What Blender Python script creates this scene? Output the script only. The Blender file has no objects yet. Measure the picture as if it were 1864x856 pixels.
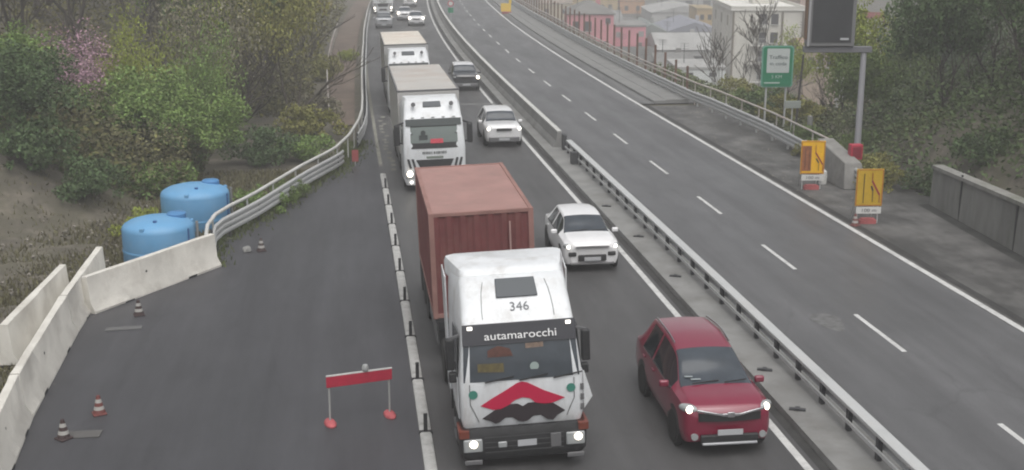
import bpy, bmesh, math, random
import numpy as np
from mathutils import Vector, Matrix

# ------------------------------------------------------------------ camera, sky, sun, exposure
SC = bpy.context.scene
COL = SC.collection
R = math.radians

cam_d = bpy.data.cameras.new('camera')
cam_d.sensor_width = 36.0
cam_d.lens = 36.0 * 2220.0 / 1864.0
cam_d.clip_start = 0.1
cam_d.clip_end = 4000
cam = bpy.data.objects.new('camera', cam_d)
COL.objects.link(cam)
cam.location = (0, 0, 9.976)
cam.rotation_euler = (R(90 - 14.053), 0, 0)
SC.camera = cam

SUN_EL, SUN_AZ = 64.0, 165.0        # azimuth clockwise from +Y (behind the camera, a little to the left)
W = bpy.data.worlds.new('World')
SC.world = W
W.use_nodes = True
wn, wl = W.node_tree.nodes, W.node_tree.links
wn.clear()
sky = wn.new('ShaderNodeTexSky')
sky.sky_type = 'NISHITA'
sky.sun_disc = False
sky.sun_elevation = R(SUN_EL)
sky.sun_rotation = R(SUN_AZ)
sky.air_density = 1.0
sky.dust_density = 4.0
hsv = wn.new('ShaderNodeHueSaturation')
hsv.inputs['Saturation'].default_value = 0.18
bg = wn.new('ShaderNodeBackground')
bg.inputs['Strength'].default_value = 0.10
wo = wn.new('ShaderNodeOutputWorld')
wl.new(sky.outputs[0], hsv.inputs['Color'])
wl.new(hsv.outputs[0], bg.inputs['Color'])
wl.new(bg.outputs[0], wo.inputs['Surface'])

sun_d = bpy.data.lights.new('sun', 'SUN')
sun_d.energy = 1.4
sun_d.angle = R(75)
sun_d.color = (1.0, 0.97, 0.92)
sun = bpy.data.objects.new('sun', sun_d)
COL.objects.link(sun)
sun.rotation_euler = (R(90 - SUN_EL), 0, R(180 - SUN_AZ))

SC.view_settings.view_transform = 'Standard'
SC.view_settings.look = 'None'
SC.view_settings.exposure = 0.50
SC.view_settings.gamma = 1.0
SC.view_settings.use_curve_mapping = False
SC.render.engine = 'CYCLES'
SC.cycles.use_denoising = True
SC.cycles.filter_width = 2.0
SC.cycles.max_bounces = 6
SC.cycles.diffuse_bounces = 3
SC.cycles.glossy_bounces = 3
SC.cycles.transmission_bounces = 4
SC.cycles.volume_bounces = 0
SC.cycles.caustics_reflective = False
SC.cycles.caustics_refractive = False

# ------------------------------------------------------------------ the road's own coordinates
# s runs along the dashed line of the right-hand carriageway, d is the offset to its right
PSI, K0, K1, K2, X0, Y0 = -.131412, -4.68893e-4, 2.436056e-5, -2.647675e-7, 9.37229, 29.623328
def phi(s):
    s = np.asarray(s, float)
    t = np.clip(s, -15, 150)
    p = PSI + K0*t + K1*t*t/2 + K2*t**3/6
    k = K0 + K1*t + K2*t*t/2
    return p + (s - t)*k
_S = np.arange(-80, 520, 0.25)
_p = phi(_S)
_X = np.concatenate([[0], np.cumsum((np.sin(_p[1:]) + np.sin(_p[:-1]))/2*.25)])
_Y = np.concatenate([[0], np.cumsum((np.cos(_p[1:]) + np.cos(_p[:-1]))/2*.25)])
_i0 = 320
_X += X0 - _X[_i0]
_Y += Y0 - _Y[_i0]
def rd(s, d=0.0):
    p = float(phi(s))
    return (float(np.interp(s, _S, _X)) + d*math.cos(p), float(np.interp(s, _S, _Y)) - d*math.sin(p))
def rp(s, d, z=0.0):
    x, y = rd(s, d)
    return Vector((x, y, z))
def head(s):
    return -float(phi(s))
def sd(x, y):
    i = int(np.argmin((_X - x)**2 + (_Y - y)**2))
    p = _p[i]
    return (_S[i] + (x - _X[i])*math.sin(p) + (y - _Y[i])*math.cos(p), (x - _X[i])*math.cos(p) - (y - _Y[i])*math.sin(p))
def lerp_table(tab, s):
    return float(np.interp(s, [t[0] for t in tab], [t[1] for t in tab]))
def smooth(t):
    t = min(1.0, max(0.0, t))
    return t*t*(3 - 2*t)

# ------------------------------------------------------------------ materials
MATS = {}
def mat(name, col, rough=0.7, metal=0.0, var=0.0, scale=4.0, coord='Object', bump=0.0, bscale=None, coat=0.0,
        emit=None, estr=0.0, col2=None, stretch=None, island=0.0, spec=None, detail=5.0, dirt=None, dirt_scale=1.5, dirt_amt=0.5, ramp=(0.35, 0.65)):
    if name in MATS:
        return MATS[name]
    m = bpy.data.materials.new(name)
    m.use_nodes = True
    n, l = m.node_tree.nodes, m.node_tree.links
    b = n['Principled BSDF']
    b.inputs['Base Color'].default_value = (*col, 1)
    b.inputs['Roughness'].default_value = rough
    b.inputs['Metallic'].default_value = metal
    if coat:
        b.inputs['Coat Weight'].default_value = coat
        b.inputs['Coat Roughness'].default_value = 0.06
    if spec is not None:
        b.inputs['Specular IOR Level'].default_value = spec
    if emit:
        b.inputs['Emission Color'].default_value = (*emit, 1)
        b.inputs['Emission Strength'].default_value = estr
    vec = None
    if var or bump or col2 or dirt:
        tc = n.new('ShaderNodeTexCoord')
        if coord == 'World':
            g = n.new('ShaderNodeNewGeometry')
            vec = g.outputs['Position']
        else:
            vec = tc.outputs[coord]
        if stretch:
            mp = n.new('ShaderNodeMapping')
            mp.inputs['Scale'].default_value = stretch
            l.new(vec, mp.inputs['Vector'])
            vec = mp.outputs['Vector']
    cur = None
    if var or col2:
        t = n.new('ShaderNodeTexNoise')
        t.inputs['Scale'].default_value = scale
        t.inputs['Detail'].default_value = detail
        t.inputs['Roughness'].default_value = 0.6
        l.new(vec, t.inputs['Vector'])
        r = n.new('ShaderNodeValToRGB')
        r.color_ramp.elements[0].position = ramp[0]
        r.color_ramp.elements[1].position = ramp[1]
        a = tuple(c*(1 - var) for c in col)
        c2 = col2 if col2 else tuple(min(1, c*(1 + var)) for c in col)
        r.color_ramp.elements[0].color = (*a, 1)
        r.color_ramp.elements[1].color = (*c2, 1)
        l.new(t.outputs['Fac'], r.inputs['Fac'])
        cur = r.outputs['Color']
    if dirt:
        t = n.new('ShaderNodeTexNoise')
        t.inputs['Scale'].default_value = dirt_scale
        t.inputs['Detail'].default_value = 8
        t.inputs['Roughness'].default_value = 0.7
        l.new(vec, t.inputs['Vector'])
        r = n.new('ShaderNodeValToRGB')
        r.color_ramp.elements[0].position = 0.48
        r.color_ramp.elements[1].position = 0.72
        r.color_ramp.elements[0].color = (0, 0, 0, 1)
        r.color_ramp.elements[1].color = (dirt_amt, dirt_amt, dirt_amt, 1)
        l.new(t.outputs['Fac'], r.inputs['Fac'])
        mx = n.new('ShaderNodeMix')
        mx.data_type = 'RGBA'
        l.new(r.outputs['Color'], mx.inputs['Factor'])
        if cur:
            l.new(cur, mx.inputs['A'])
        else:
            mx.inputs['A'].default_value = (*col, 1)
        mx.inputs['B'].default_value = (*dirt, 1)
        cur = mx.outputs['Result']
    if island:
        g = n.new('ShaderNodeNewGeometry')
        h = n.new('ShaderNodeHueSaturation')
        mr = n.new('ShaderNodeMapRange')
        mr.inputs['To Min'].default_value = 1 - island
        mr.inputs['To Max'].default_value = 1 + island
        l.new(g.outputs['Random Per Island'], mr.inputs['Value'])
        l.new(mr.outputs['Result'], h.inputs['Value'])
        mh = n.new('ShaderNodeMapRange')
        mh.inputs['To Min'].default_value = 0.485
        mh.inputs['To Max'].default_value = 0.515
        l.new(g.outputs['Random Per Island'], mh.inputs['Value'])
        l.new(mh.outputs['Result'], h.inputs['Hue'])
        if cur:
            l.new(cur, h.inputs['Color'])
        else:
            h.inputs['Color'].default_value = (*col, 1)
        cur = h.outputs['Color']
    if island:
        b.inputs['Specular IOR Level'].default_value = .25
    if cur:
        l.new(cur, b.inputs['Base Color'])
    if bump:
        t = n.new('ShaderNodeTexNoise')
        t.inputs['Scale'].default_value = bscale or scale*6
        t.inputs['Detail'].default_value = 6
        l.new(vec, t.inputs['Vector'])
        bp = n.new('ShaderNodeBump')
        bp.inputs['Strength'].default_value = bump
        bp.inputs['Distance'].default_value = 0.02
        l.new(t.outputs['Fac'], bp.inputs['Height'])
        l.new(bp.outputs['Normal'], b.inputs['Normal'])
    MATS[name] = m
    return m

def road_mat(name, base, tracks, wet=0.5, blotch=0.0):
    """asphalt with grain, long streaks and darker wheel tracks at given offsets (UV: u = offset, v = distance)"""
    m = bpy.data.materials.new(name)
    m.use_nodes = True
    n, l = m.node_tree.nodes, m.node_tree.links
    b = n['Principled BSDF']
    uv = n.new('ShaderNodeUVMap')
    def noise(sc, scale, detail=6, rough=.6):
        mp = n.new('ShaderNodeMapping')
        mp.inputs['Scale'].default_value = sc
        l.new(uv.outputs['UV'], mp.inputs['Vector'])
        t = n.new('ShaderNodeTexNoise')
        t.inputs['Scale'].default_value = scale
        t.inputs['Detail'].default_value = detail
        t.inputs['Roughness'].default_value = rough
        l.new(mp.outputs['Vector'], t.inputs['Vector'])
        return t.outputs['Fac']
    def ramp(fac, lo, hi, p0=.3, p1=.7):
        r = n.new('ShaderNodeMapRange')
        r.inputs['From Min'].default_value = p0
        r.inputs['From Max'].default_value = p1
        r.inputs['To Min'].default_value = lo
        r.inputs['To Max'].default_value = hi
        l.new(fac, r.inputs['Value'])
        return r.outputs['Result']
    def mul(a, c):
        x = n.new('ShaderNodeMath')
        x.operation = 'MULTIPLY'
        l.new(a, x.inputs[0])
        l.new(c, x.inputs[1])
        return x.outputs[0]
    v = ramp(noise((1, 1, 1), 22, 4, .7), .86, 1.14)
    v = mul(v, ramp(noise((1.6, .05, 1), 1.0, 6), .84, 1.18))
    v = mul(v, ramp(noise((.3, .12, 1), 1.0, 5), .86, 1.14))
    v = mul(v, ramp(noise((.9, .8, 1), .55, 7, .65), .90, 1.08))
    # fine cracks, sealed and darkened, only in places
    mp = n.new('ShaderNodeMapping'); mp.inputs['Scale'].default_value = (.55, .22, 1)
    l.new(uv.outputs['UV'], mp.inputs['Vector'])
    wn_ = n.new('ShaderNodeTexNoise'); wn_.inputs['Scale'].default_value = 2.2; wn_.inputs['Detail'].default_value = 5
    l.new(mp.outputs['Vector'], wn_.inputs['Vector'])
    ad = n.new('ShaderNodeVectorMath'); ad.operation = 'MULTIPLY_ADD'
    l.new(wn_.outputs['Color'], ad.inputs[0]); ad.inputs[1].default_value = (.5, .5, 0); l.new(mp.outputs['Vector'], ad.inputs[2])
    vo_ = n.new('ShaderNodeTexVoronoi'); vo_.feature = 'DISTANCE_TO_EDGE'; vo_.inputs['Scale'].default_value = .55
    l.new(ad.outputs[0], vo_.inputs['Vector'])
    cr_ = ramp(vo_.outputs['Distance'], .86, 1.0, .003, .013)
    mk_ = ramp(noise((.25, .1, 1), 1.0, 3), 0, 1, .48, .58)
    mm_ = n.new('ShaderNodeMix'); mm_.data_type = 'FLOAT'
    l.new(mk_, mm_.inputs['Factor']); mm_.inputs['A'].default_value = 1.0; l.new(cr_, mm_.inputs['B'])
    v = mul(v, mm_.outputs['Result'])
    v = mul(v, ramp(noise((1.1, .5, 1), 1.3, 4, .5), .90, 1.0, .30, .42))
    if blotch:
        v = mul(v, ramp(noise((.55, .45, 1), 1.0, 7, .7), 1 - blotch*.5, 1 + blotch, .42, .68))
    sp = n.new('ShaderNodeSeparateXYZ')
    l.new(uv.outputs['UV'], sp.inputs[0])
    for tr, wd, amt in tracks:
        a = n.new('ShaderNodeMath'); a.operation = 'SUBTRACT'
        l.new(sp.outputs['X'], a.inputs[0]); a.inputs[1].default_value = tr
        c = n.new('ShaderNodeMath'); c.operation = 'ABSOLUTE'
        l.new(a.outputs[0], c.inputs[0])
        r = n.new('ShaderNodeMapRange'); r.interpolation_type = 'SMOOTHSTEP'
        r.inputs['From Min'].default_value = 0
        r.inputs['From Max'].default_value = wd
        r.inputs['To Min'].default_value = amt
        r.inputs['To Max'].default_value = 1
        l.new(c.outputs[0], r.inputs['Value'])
        v = mul(v, r.outputs['Result'])
    mx = n.new('ShaderNodeVectorMath'); mx.operation = 'SCALE'
    mx.inputs[0].default_value = base
    l.new(v, mx.inputs['Scale'])
    l.new(mx.outputs[0], b.inputs['Base Color'])
    l.new(ramp(noise((.5, .08, 1), 1.0, 5), wet - .12, wet + .14), b.inputs['Roughness'])
    bp = n.new('ShaderNodeBump')
    bp.inputs['Strength'].default_value = .25
    bp.inputs['Distance'].default_value = .01
    l.new(noise((1, 1, 1), 60, 3), bp.inputs['Height'])
    l.new(bp.outputs['Normal'], b.inputs['Normal'])
    return m

# ------------------------------------------------------------------ mesh helpers
class MB:
    def __init__(self):
        self.v, self.f, self.uv = [], [], []
    def add(self, verts, faces):
        o = len(self.v)
        self.v += [tuple(p) for p in verts]
        self.f += [tuple(i + o for i in fc) for fc in faces]
        return self
    def box(self, c, s, rot=None):
        x, y, z = (a/2 for a in s)
        vs = [Vector((sx*x, sy*y, sz*z)) for sx in (-1, 1) for sy in (-1, 1) for sz in (-1, 1)]
        if rot is not None:
            vs = [rot @ p for p in vs]
        c = Vector(c)
        return self.add([p + c for p in vs], [(0, 1, 3, 2), (4, 6, 7, 5), (0, 4, 5, 1), (2, 3, 7, 6), (0, 2, 6, 4), (1, 5, 7, 3)])
    def bar(self, a, b, w, h):
        """box beam from a to b, w across, h high"""
        a, b = Vector(a), Vector(b)
        d = b - a
        q = d.to_track_quat('Y', 'Z').to_matrix()
        return self.box((a + b)/2, (w, d.length, h), q)
    def tube(self, a, b, r0, r1=None, n=8, cap=True):
        a, b = Vector(a), Vector(b)
        r1 = r0 if r1 is None else r1
        q = (b - a).to_track_quat('Z', 'Y').to_matrix()
        vs = []
        for p, r in ((a, r0), (b, r1)):
            for i in range(n):
                t = 2*math.pi*i/n
                vs.append(p + q @ Vector((r*math.cos(t), r*math.sin(t), 0)))
        fs = [(i, (i + 1) % n, n + (i + 1) % n, n + i) for i in range(n)]
        if cap:
            fs += [tuple(range(n - 1, -1, -1)), tuple(range(n, 2*n))]
        return self.add(vs, fs)
    def path(self, pts, r, n=8):
        pts = [Vector(p) for p in pts]
        vs, fs = [], []
        for k, p in enumerate(pts):
            t = (pts[min(k + 1, len(pts) - 1)] - pts[max(k - 1, 0)]).normalized()
            q = t.to_track_quat('Z', 'Y').to_matrix()
            rr = r[k] if isinstance(r, (list, tuple)) else r
            for i in range(n):
                a = 2*math.pi*i/n
                vs.append(p + q @ Vector((rr*math.cos(a), rr*math.sin(a), 0)))
        for k in range(len(pts) - 1):
            for i in range(n):
                fs.append((k*n + i, k*n + (i + 1) % n, (k + 1)*n + (i + 1) % n, (k + 1)*n + i))
        fs += [tuple(range(n - 1, -1, -1)), tuple(range((len(pts) - 1)*n, len(pts)*n))]
        return self.add(vs, fs)
    def lathe(self, prof, c=(0, 0, 0), n=24, axis='z'):
        vs, fs = [], []
        for r, z in prof:
            for i in range(n):
                t = 2*math.pi*i/n
                if axis == 'z':
                    vs.append((c[0] + r*math.cos(t), c[1] + r*math.sin(t), c[2] + z))
                elif axis == 'x':
                    vs.append((c[0] + z, c[1] + r*math.cos(t), c[2] + r*math.sin(t)))
                else:
                    vs.append((c[0] + r*math.cos(t), c[1] + z, c[2] + r*math.sin(t)))
        m = len(prof)
        for k in range(m - 1):
            for i in range(n):
                fs.append((k*n + i, k*n + (i + 1) % n, (k + 1)*n + (i + 1) % n, (k + 1)*n + i))
        fs += [tuple(range(n - 1, -1, -1)), tuple(range((m - 1)*n, m*n))]
        return self.add(vs, fs)
    def rings(self, rings, cap0=True, cap1=True):
        n = len(rings[0])
        vs = [p for r in rings for p in r]
        fs = []
        for k in range(len(rings) - 1):
            for i in range(n):
                fs.append((k*n + i, k*n + (i + 1) % n, (k + 1)*n + (i + 1) % n, (k + 1)*n + i))
        if cap0: fs.append(tuple(range(n - 1, -1, -1)))
        if cap1: fs.append(tuple(range((len(rings) - 1)*n, len(rings)*n)))
        return self.add(vs, fs)
    def plate(self, pts, thick):
        """flat polygon given by 3D points, extruded by the vector thick"""
        t = Vector(thick)
        n = len(pts)
        pts = [Vector(p) for p in pts]
        vs = pts + [p + t for p in pts]
        fs = [tuple(range(n)), tuple(range(2*n - 1, n - 1, -1))] + [(i, (i + 1) % n, n + (i + 1) % n, n + i) for i in range(n)]
        return self.add(vs, fs)
    def sweep(self, prof, line, closed=True):
        """profile [(offset, z)] carried along line [(s, d, z)] in road coordinates"""
        rings = [[rp(s, d + o, z + h) for o, h in prof] for s, d, z in line]
        if closed:
            return self.rings(rings)
        n = len(prof)
        fs = [(k*n + i, k*n + i + 1, (k + 1)*n + i + 1, (k + 1)*n + i) for k in range(len(line) - 1) for i in range(n - 1)]
        return self.add([p for r in rings for p in r], fs)
    def build(self, name, m=None, parent=None, smooth=None, bevel=0.0, seg=2, loc=None):
        me = bpy.data.meshes.new(name)
        me.from_pydata(self.v, [], self.f)
        bm = bmesh.new()
        bm.from_mesh(me)
        bmesh.ops.recalc_face_normals(bm, faces=bm.faces)
        bm.to_mesh(me)
        bm.free()
        if smooth is not None:
            me.shade_smooth()
            me.set_sharp_from_angle(angle=R(smooth))
        o = bpy.data.objects.new(name, me)
        COL.objects.link(o)
        if m is not None:
            me.materials.append(m)
        if parent is not None:
            o.parent = parent
        if loc is not None:
            o.location = loc
        if bevel:
            bv = o.modifiers.new('bevel', 'BEVEL')
            bv.width = bevel
            bv.segments = seg
            bv.limit_method = 'ANGLE'
            bv.angle_limit = R(35)
            if smooth is None:
                me.shade_smooth()
                me.set_sharp_from_angle(angle=R(40))
        return o

def thing(name, label, cat, loc=(0, 0, 0), rz=0.0, group=None):
    o = bpy.data.objects.new(name, None)
    COL.objects.link(o)
    o.empty_display_size = .2
    o.location = loc
    o.rotation_euler = (0, 0, rz)
    return tag(o, label, cat, group)
def tag(o, label, cat, group=None):
    o['label'] = label
    o['category'] = cat
    if group:
        o['group'] = group
    return o
def structure(o):
    o['kind'] = 'structure'
    return o
def stuff(o, label=None, cat=None):
    o['kind'] = 'stuff'
    if label:
        tag(o, label, cat)
    return o
def copy_tree(o, parent=None):
    c = o.copy()
    COL.objects.link(c)
    if parent is not None:
        c.parent = parent
    for ch in list(o.children):
        copy_tree(ch, c)
    return c
def lettering(body, size, m, parent, loc, rot, width=None, name='lettering', extrude=.004):
    cu = bpy.data.curves.new(name, 'FONT')
    cu.body = body
    cu.size = size
    cu.align_x = 'CENTER'
    cu.align_y = 'CENTER'
    cu.extrude = extrude
    cu.resolution_u = 3
    t = bpy.data.objects.new(name, cu)
    COL.objects.link(t)
    bpy.context.view_layer.update()
    me = bpy.data.meshes.new_from_object(t.evaluated_get(bpy.context.evaluated_depsgraph_get()))
    bpy.data.objects.remove(t)
    bpy.data.curves.remove(cu)
    if width:
        xs = [v.co.x for v in me.vertices]
        k = width/(max(xs) - min(xs))
        for v in me.vertices:
            v.co.x *= k
    me.materials.clear()
    me.materials.append(m)
    o = bpy.data.objects.new(name, me)
    COL.objects.link(o)
    o.parent = parent
    o.location = loc
    o.rotation_euler = rot
    return o
ORD = ['nearest', 'second nearest', 'third nearest', 'fourth nearest', 'fifth nearest', 'sixth nearest', 'seventh nearest', 'eighth nearest',
       'ninth nearest', 'tenth nearest', 'eleventh nearest', 'twelfth nearest']

# ------------------------------------------------------------------ shared materials
M_white = mat('white_paint', (.70, .72, .74), .38, var=.06, scale=1.2, coat=.2, dirt=(.38, .36, .33), dirt_scale=1.6, dirt_amt=.55, stretch=(1.6, 1.6, .45))
M_carwhite = mat('white_car_paint', (.80, .80, .81), .3, coat=.8, dirt=(.5, .48, .45), dirt_scale=2.0, dirt_amt=.2)
M_red = mat('red_car_paint', (.20, .008, .036), .3, coat=1.0, dirt=(.2, .05, .06), dirt_scale=2.0, dirt_amt=.25)
M_darkpaint = mat('dark_car_paint', (.035, .037, .042), .3, coat=1.0)
M_silver = mat('silver_car_paint', (.42, .43, .45), .35, metal=.3, coat=.6)
M_glass = mat('dark_window_glass', (.018, .022, .026), .06, spec=.7)
M_screen = mat('windscreen_glass', (.045, .055, .068), .12, spec=.8, var=.15, scale=2.5)
M_glasslight = mat('pale_window_glass', (.16, .19, .18), .08, spec=.6)
M_black = mat('black_plastic', (.022, .022, .024), .55, var=.2, scale=6)
M_grey = mat('grey_plastic', (.13, .13, .135), .5)
M_tyre = mat('tyre_rubber', (.018, .018, .018), .85)
M_rim = mat('alloy_rim', (.35, .35, .36), .4, metal=.7)
M_chrome = mat('chrome', (.6, .6, .62), .2, metal=1.0)
M_lens = mat('lamp_lens', (.33, .345, .35), .12, spec=.6)
M_lamp = mat('lit_lamp', (1, .97, .9), .3, emit=(1, .90, .74), estr=2.8)
M_lampdim = mat('lit_lamp_dim', (1, .97, .9), .3, emit=(1, .95, .86), estr=2.0)
M_plate = mat('number_plate', (.45, .46, .48), .5)
M_orange = mat('amber_lens', (.16, .04, .025), .4)
M_steel = mat('galvanised_steel', (.50, .51, .51), .55, metal=.1, var=.10, scale=.8, coord='World', dirt=(.30, .27, .25), dirt_scale=.8, dirt_amt=.4)
M_darksteel = mat('dark_steel_post', (.045, .046, .05), .6, var=.2)
M_concrete = mat('pale_concrete', (.64, .62, .57), .9, var=.08, scale=1.5, coord='World', bump=.25, bscale=14, dirt=(.34, .31, .27), dirt_scale=1.1, dirt_amt=.5)
M_concgrey = mat('grey_concrete', (.225, .225, .22), .9, var=.14, scale=.9, coord='World', bump=.3, bscale=12, dirt=(.13, .125, .115), dirt_scale=.7, dirt_amt=.7)
M_concdark = mat('weathered_concrete', (.19, .19, .18), .95, var=.2, scale=1.2, coord='World', bump=.35, bscale=9, dirt=(.075, .08, .06), dirt_scale=.9, dirt_amt=.8, stretch=(1, 1, .3))
M_line = mat('white_road_paint', (.56, .56, .55), .7, var=.08, scale=3, coord='World', dirt=(.2, .2, .2), dirt_scale=2.2, dirt_amt=.55)
M_wornline = mat('worn_road_paint', (.24, .235, .20), .8, var=.2, scale=3, coord='World', dirt=(.13, .13, .13), dirt_scale=2.0, dirt_amt=.9)
M_rust = mat('rusty_steel', (.20, .115, .085), .8, var=.25, scale=1.2, coord='World')
M_palerail = mat('pale_rail_pipe', (.56, .56, .54), .55, var=.08, scale=.6, coord='World', dirt=(.34, .32, .29), dirt_scale=.5, dirt_amt=.4)
M_rail = mat('weathered_rail', (.50, .46, .43), .6, var=.12, scale=.6, coord='World', dirt=(.33, .20, .17), dirt_scale=.35, dirt_amt=.7)
M_redplastic = mat('red_plastic', (.42, .02, .05), .5, var=.1)
M_whiteplastic = mat('white_plastic', (.6, .6, .58), .55, var=.08, scale=8)
M_yellow = mat('yellow_sign_sheet', (.82, .46, .008), .5, var=.06)
M_yellowdark = mat('dull_yellow_sign_sheet', (.52, .33, .015), .55, var=.08)
M_tank = mat('blue_polyethylene', (.13, .33, .56), .5, var=.05, scale=1.5, dirt=(.21, .38, .56), dirt_scale=1.2, dirt_amt=.5)
M_bark = mat('bark', (.075, .062, .05), .95, var=.3, scale=3, bump=.4)

# ------------------------------------------------------------------ terrain
def terrain_z(x, y, s, d):
    z = -.08
    # wooded hillside on the left
    hl = max(0.0, (-d - 21.5) - max(0.0, (17 - s))*.9)
    hl2 = .42*hl if hl < 60 else 25.2 + .15*(hl - 60)
    z += hl2*(1 if s < 250 else max(0, 1 - (s - 250)/150))
    # right: bank above the retaining wall near the camera, town below the bridge farther on
    if d > 9.5:
        near = smooth((30 - s)/14)
        bank = (1.5 if s < 14 else 1.5*smooth((d - 9.4)/1.6)) + .38*max(0, d - 9)
        bank = min(bank, 16)
        drop = -12.0*smooth((d - 9.0)/13.0)*smooth((s - 37)/12)
        hill = .42*max(0.0, x - .272*y - 2.0)
        hill = min(hill, 24)
        z = -.08 + bank*near + drop*(1 - smooth(hill/7)) + (hill*(1 - near))*.9
    return z
def ground_z(x, y):
    s, d = sd(x, y)
    return terrain_z(x, y, s, d)

def make_terrain():
    xs = np.concatenate([np.arange(-420, -60, 20), np.arange(-60, -22, 2.2), np.arange(-22, 32, 1.1), np.arange(32, 80, 3), np.arange(80, 441, 20)])
    ys = np.concatenate([np.arange(-60, 16, 8), np.arange(16, 64, 1.1), np.arange(64, 130, 2.2), np.arange(130, 220, 5), np.arange(220, 641, 20)])
    rng = np.random.default_rng(3)
    V = []
    for y in ys:
        for x in xs:
            s, d = sd(x, y)
            z = terrain_z(x, y, s, d)
            if d < -22 or d > 9.5:
                z += .18*math.sin(x*1.7 + y*.6)*math.sin(y*1.3 - x*.4)*min(1, (abs(d) - 9)/8) + float(rng.normal(0, .05))
            V.append((x, y, z))
    nx = len(xs)
    F = [(j*nx + i, j*nx + i + 1, (j + 1)*nx + i + 1, (j + 1)*nx + i) for j in range(len(ys) - 1) for i in range(nx - 1)]
    g = MB()
    g.v, g.f = V, F
    m = mat('ground_soil', (.115, .103, .085), 1.0, var=.3, scale=.35, coord='World', col2=(.105, .098, .066), bump=.6, bscale=5, dirt=(.20, .175, .145), dirt_scale=.9, dirt_amt=.8)
    structure(g.build('ground', m, smooth=60))
make_terrain()

# ------------------------------------------------------------------ carriageways
def sheet(name, m, left, right, s0, s1, z, step=1.5):
    """a strip of paving between two offset tables, UV = (offset, distance)"""
    ss = np.arange(s0, s1 + 1e-6, step)
    V, F, U = [], [], []
    n = 9
    for s in ss:
        a = lerp_table(left, s) if isinstance(left, list) else left
        b = lerp_table(right, s) if isinstance(right, list) else right
        for i in range(n):
            d = a + (b - a)*i/(n - 1)
            V.append(rp(s, d, z))
            U.append((d, s))
    for k in range(len(ss) - 1):
        for i in range(n - 1):
            F.append((k*n + i, k*n + i + 1, (k + 1)*n + i + 1, (k + 1)*n + i))
    me = bpy.data.meshes.new(name)
    me.from_pydata([tuple(v) for v in V], [], F)
    uv = me.uv_layers.new(name='UVMap')
    for lp in me.loops:
        uv.data[lp.index].uv = U[lp.vertex_index]
    me.materials.append(m)
    o = bpy.data.objects.new(name, me)
    COL.objects.link(o)
    return structure(o)
LOT_EDGE = [(-40, -20.4), (-8, -20.3), (3, -20.9), (4.5, -20.8), (8.6, -18.0), (11.3, -18.1), (14.4, -16.9), (19.9, -15.3), (23.5, -14.0), (31.4, -12.9), (39.5, -12.5), (73, -12.2), (200, -12.6)]
A_lot = road_mat('asphalt_work_area', (.054, .054, .060), [(-16, 1.6, .92)], wet=.5)
A_left = road_mat('asphalt_queue_lanes', (.072, .071, .072), [(-10.9, .5, .86), (-9.1, .5, .86), (-7.1, .45, .9), (-5.5, .45, .9)], wet=.5)
A_right = road_mat('asphalt_free_lanes', (.104, .104, .108), [(-2.3, .5, .93), (-.75, .5, .93), (1.0, .5, .9), (2.7, .5, .9)], wet=.48)
A_shoulder = road_mat('asphalt_shoulder', (.090, .088, .085), [(4.3, .35, .8)], wet=.6, blotch=.7)
sheet('pavement', A_lot, LOT_EDGE, -12.02, -40, 200, 0.0)
sheet('road', A_left, -12.02, -4.35, -40, 250, 0.0)
sheet('road', A_right, -3.05, 3.62, -40, 250, 0.0)
sheet('pavement', A_shoulder, 3.62, [(-40, 8.3), (14, 8.5), (15.5, 9.6), (21, 9.6), (26, 8.4), (42, 8.3)], -40, 42, 0.0)
sheet('pavement', road_mat('concrete_bridge_edge', (.135, .135, .135), [(4.1, .4, .75)], wet=.7), 3.62, 7.9, 42, 250, 0.0)

g = MB()
g.sweep([(4.75, -.05), (4.78, .12), (4.86, .14), (5.5, .15), (5.55, .19), (6.9, .20), (6.92, -.05)], [(s, 0, 0) for s in np.arange(42.2, 230, 1.5)])
structure(g.build('kerb', mat('bridge_kerb_concrete', (.20, .20, .197), .9, var=.12, scale=.7, coord='World', bump=.3, bscale=9, dirt=(.22, .22, .21), dirt_scale=.6, dirt_amt=.6), smooth=30))
def strip(mb, s0, s1, d, w, z, step=1.5):
    ss = list(np.arange(s0, s1, step)) + [s1]
    mb.sweep([(-w/2, 0), (w/2, 0)], [(s, d, z) for s in ss], closed=False)
mk = MB()
strip(mk, -20, 200, -4.74, .17, .004)          # line beside the median
strip(mk, -20, 230, 3.76, .20, .004)           # line along the right shoulder
structure(mk.build('road_marking', M_line))
mk = MB()
for k in range(-3, 30):
    s = 7.5*k
    strip(mk, s - 1.5, s + 1.5, 0.0, .13, .004, 1.0)
structure(mk.build('road_marking', M_line))
mk = MB()
strip(mk, 24.5, 170, -11.9, .16, .004)         # worn yellow-white line beyond the separators
rr = random.Random(5)
for k in range(16):                             # marks ground off the old lines
    s = 23 + k*1.0 + rr.random()*.5
    strip(mk, s, s + .45, -11.45 + rr.uniform(-.12, .12), .22, .008, .5)
structure(mk.build('road_marking', M_wornline))

# dark joints across the queue lanes (bridge joints) 
mk = MB()
for s, d0, d1 in ((64.5, -11.7, -4.4), (76, -11.7, -4.4), (43, -11.7, -4.4)):
    mk.sweep([(d0, 0), (d1, 0)], [(s, 0, .004), (s + .35, 0, .004)], closed=False)
structure(mk.build('road_joint', mat('joint_mastic', (.2, .2, .2), .7)))
# worn round patch on the free lanes
mk = MB()
pts = []
for i in range(26):
    a = 2*math.pi*i/26
    r = 1 + .12*math.sin(3*a) + .07*math.sin(7*a)
    pts.append(rp(1.0 + .75*r*math.sin(a), -.95 + .38*r*math.cos(a), .004))
mk.add(pts, [tuple(range(26))])
structure(mk.build('road_patch', mat('pale_patch', (.125, .125, .125), .75, var=.3, scale=5, coord='World')))

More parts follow.
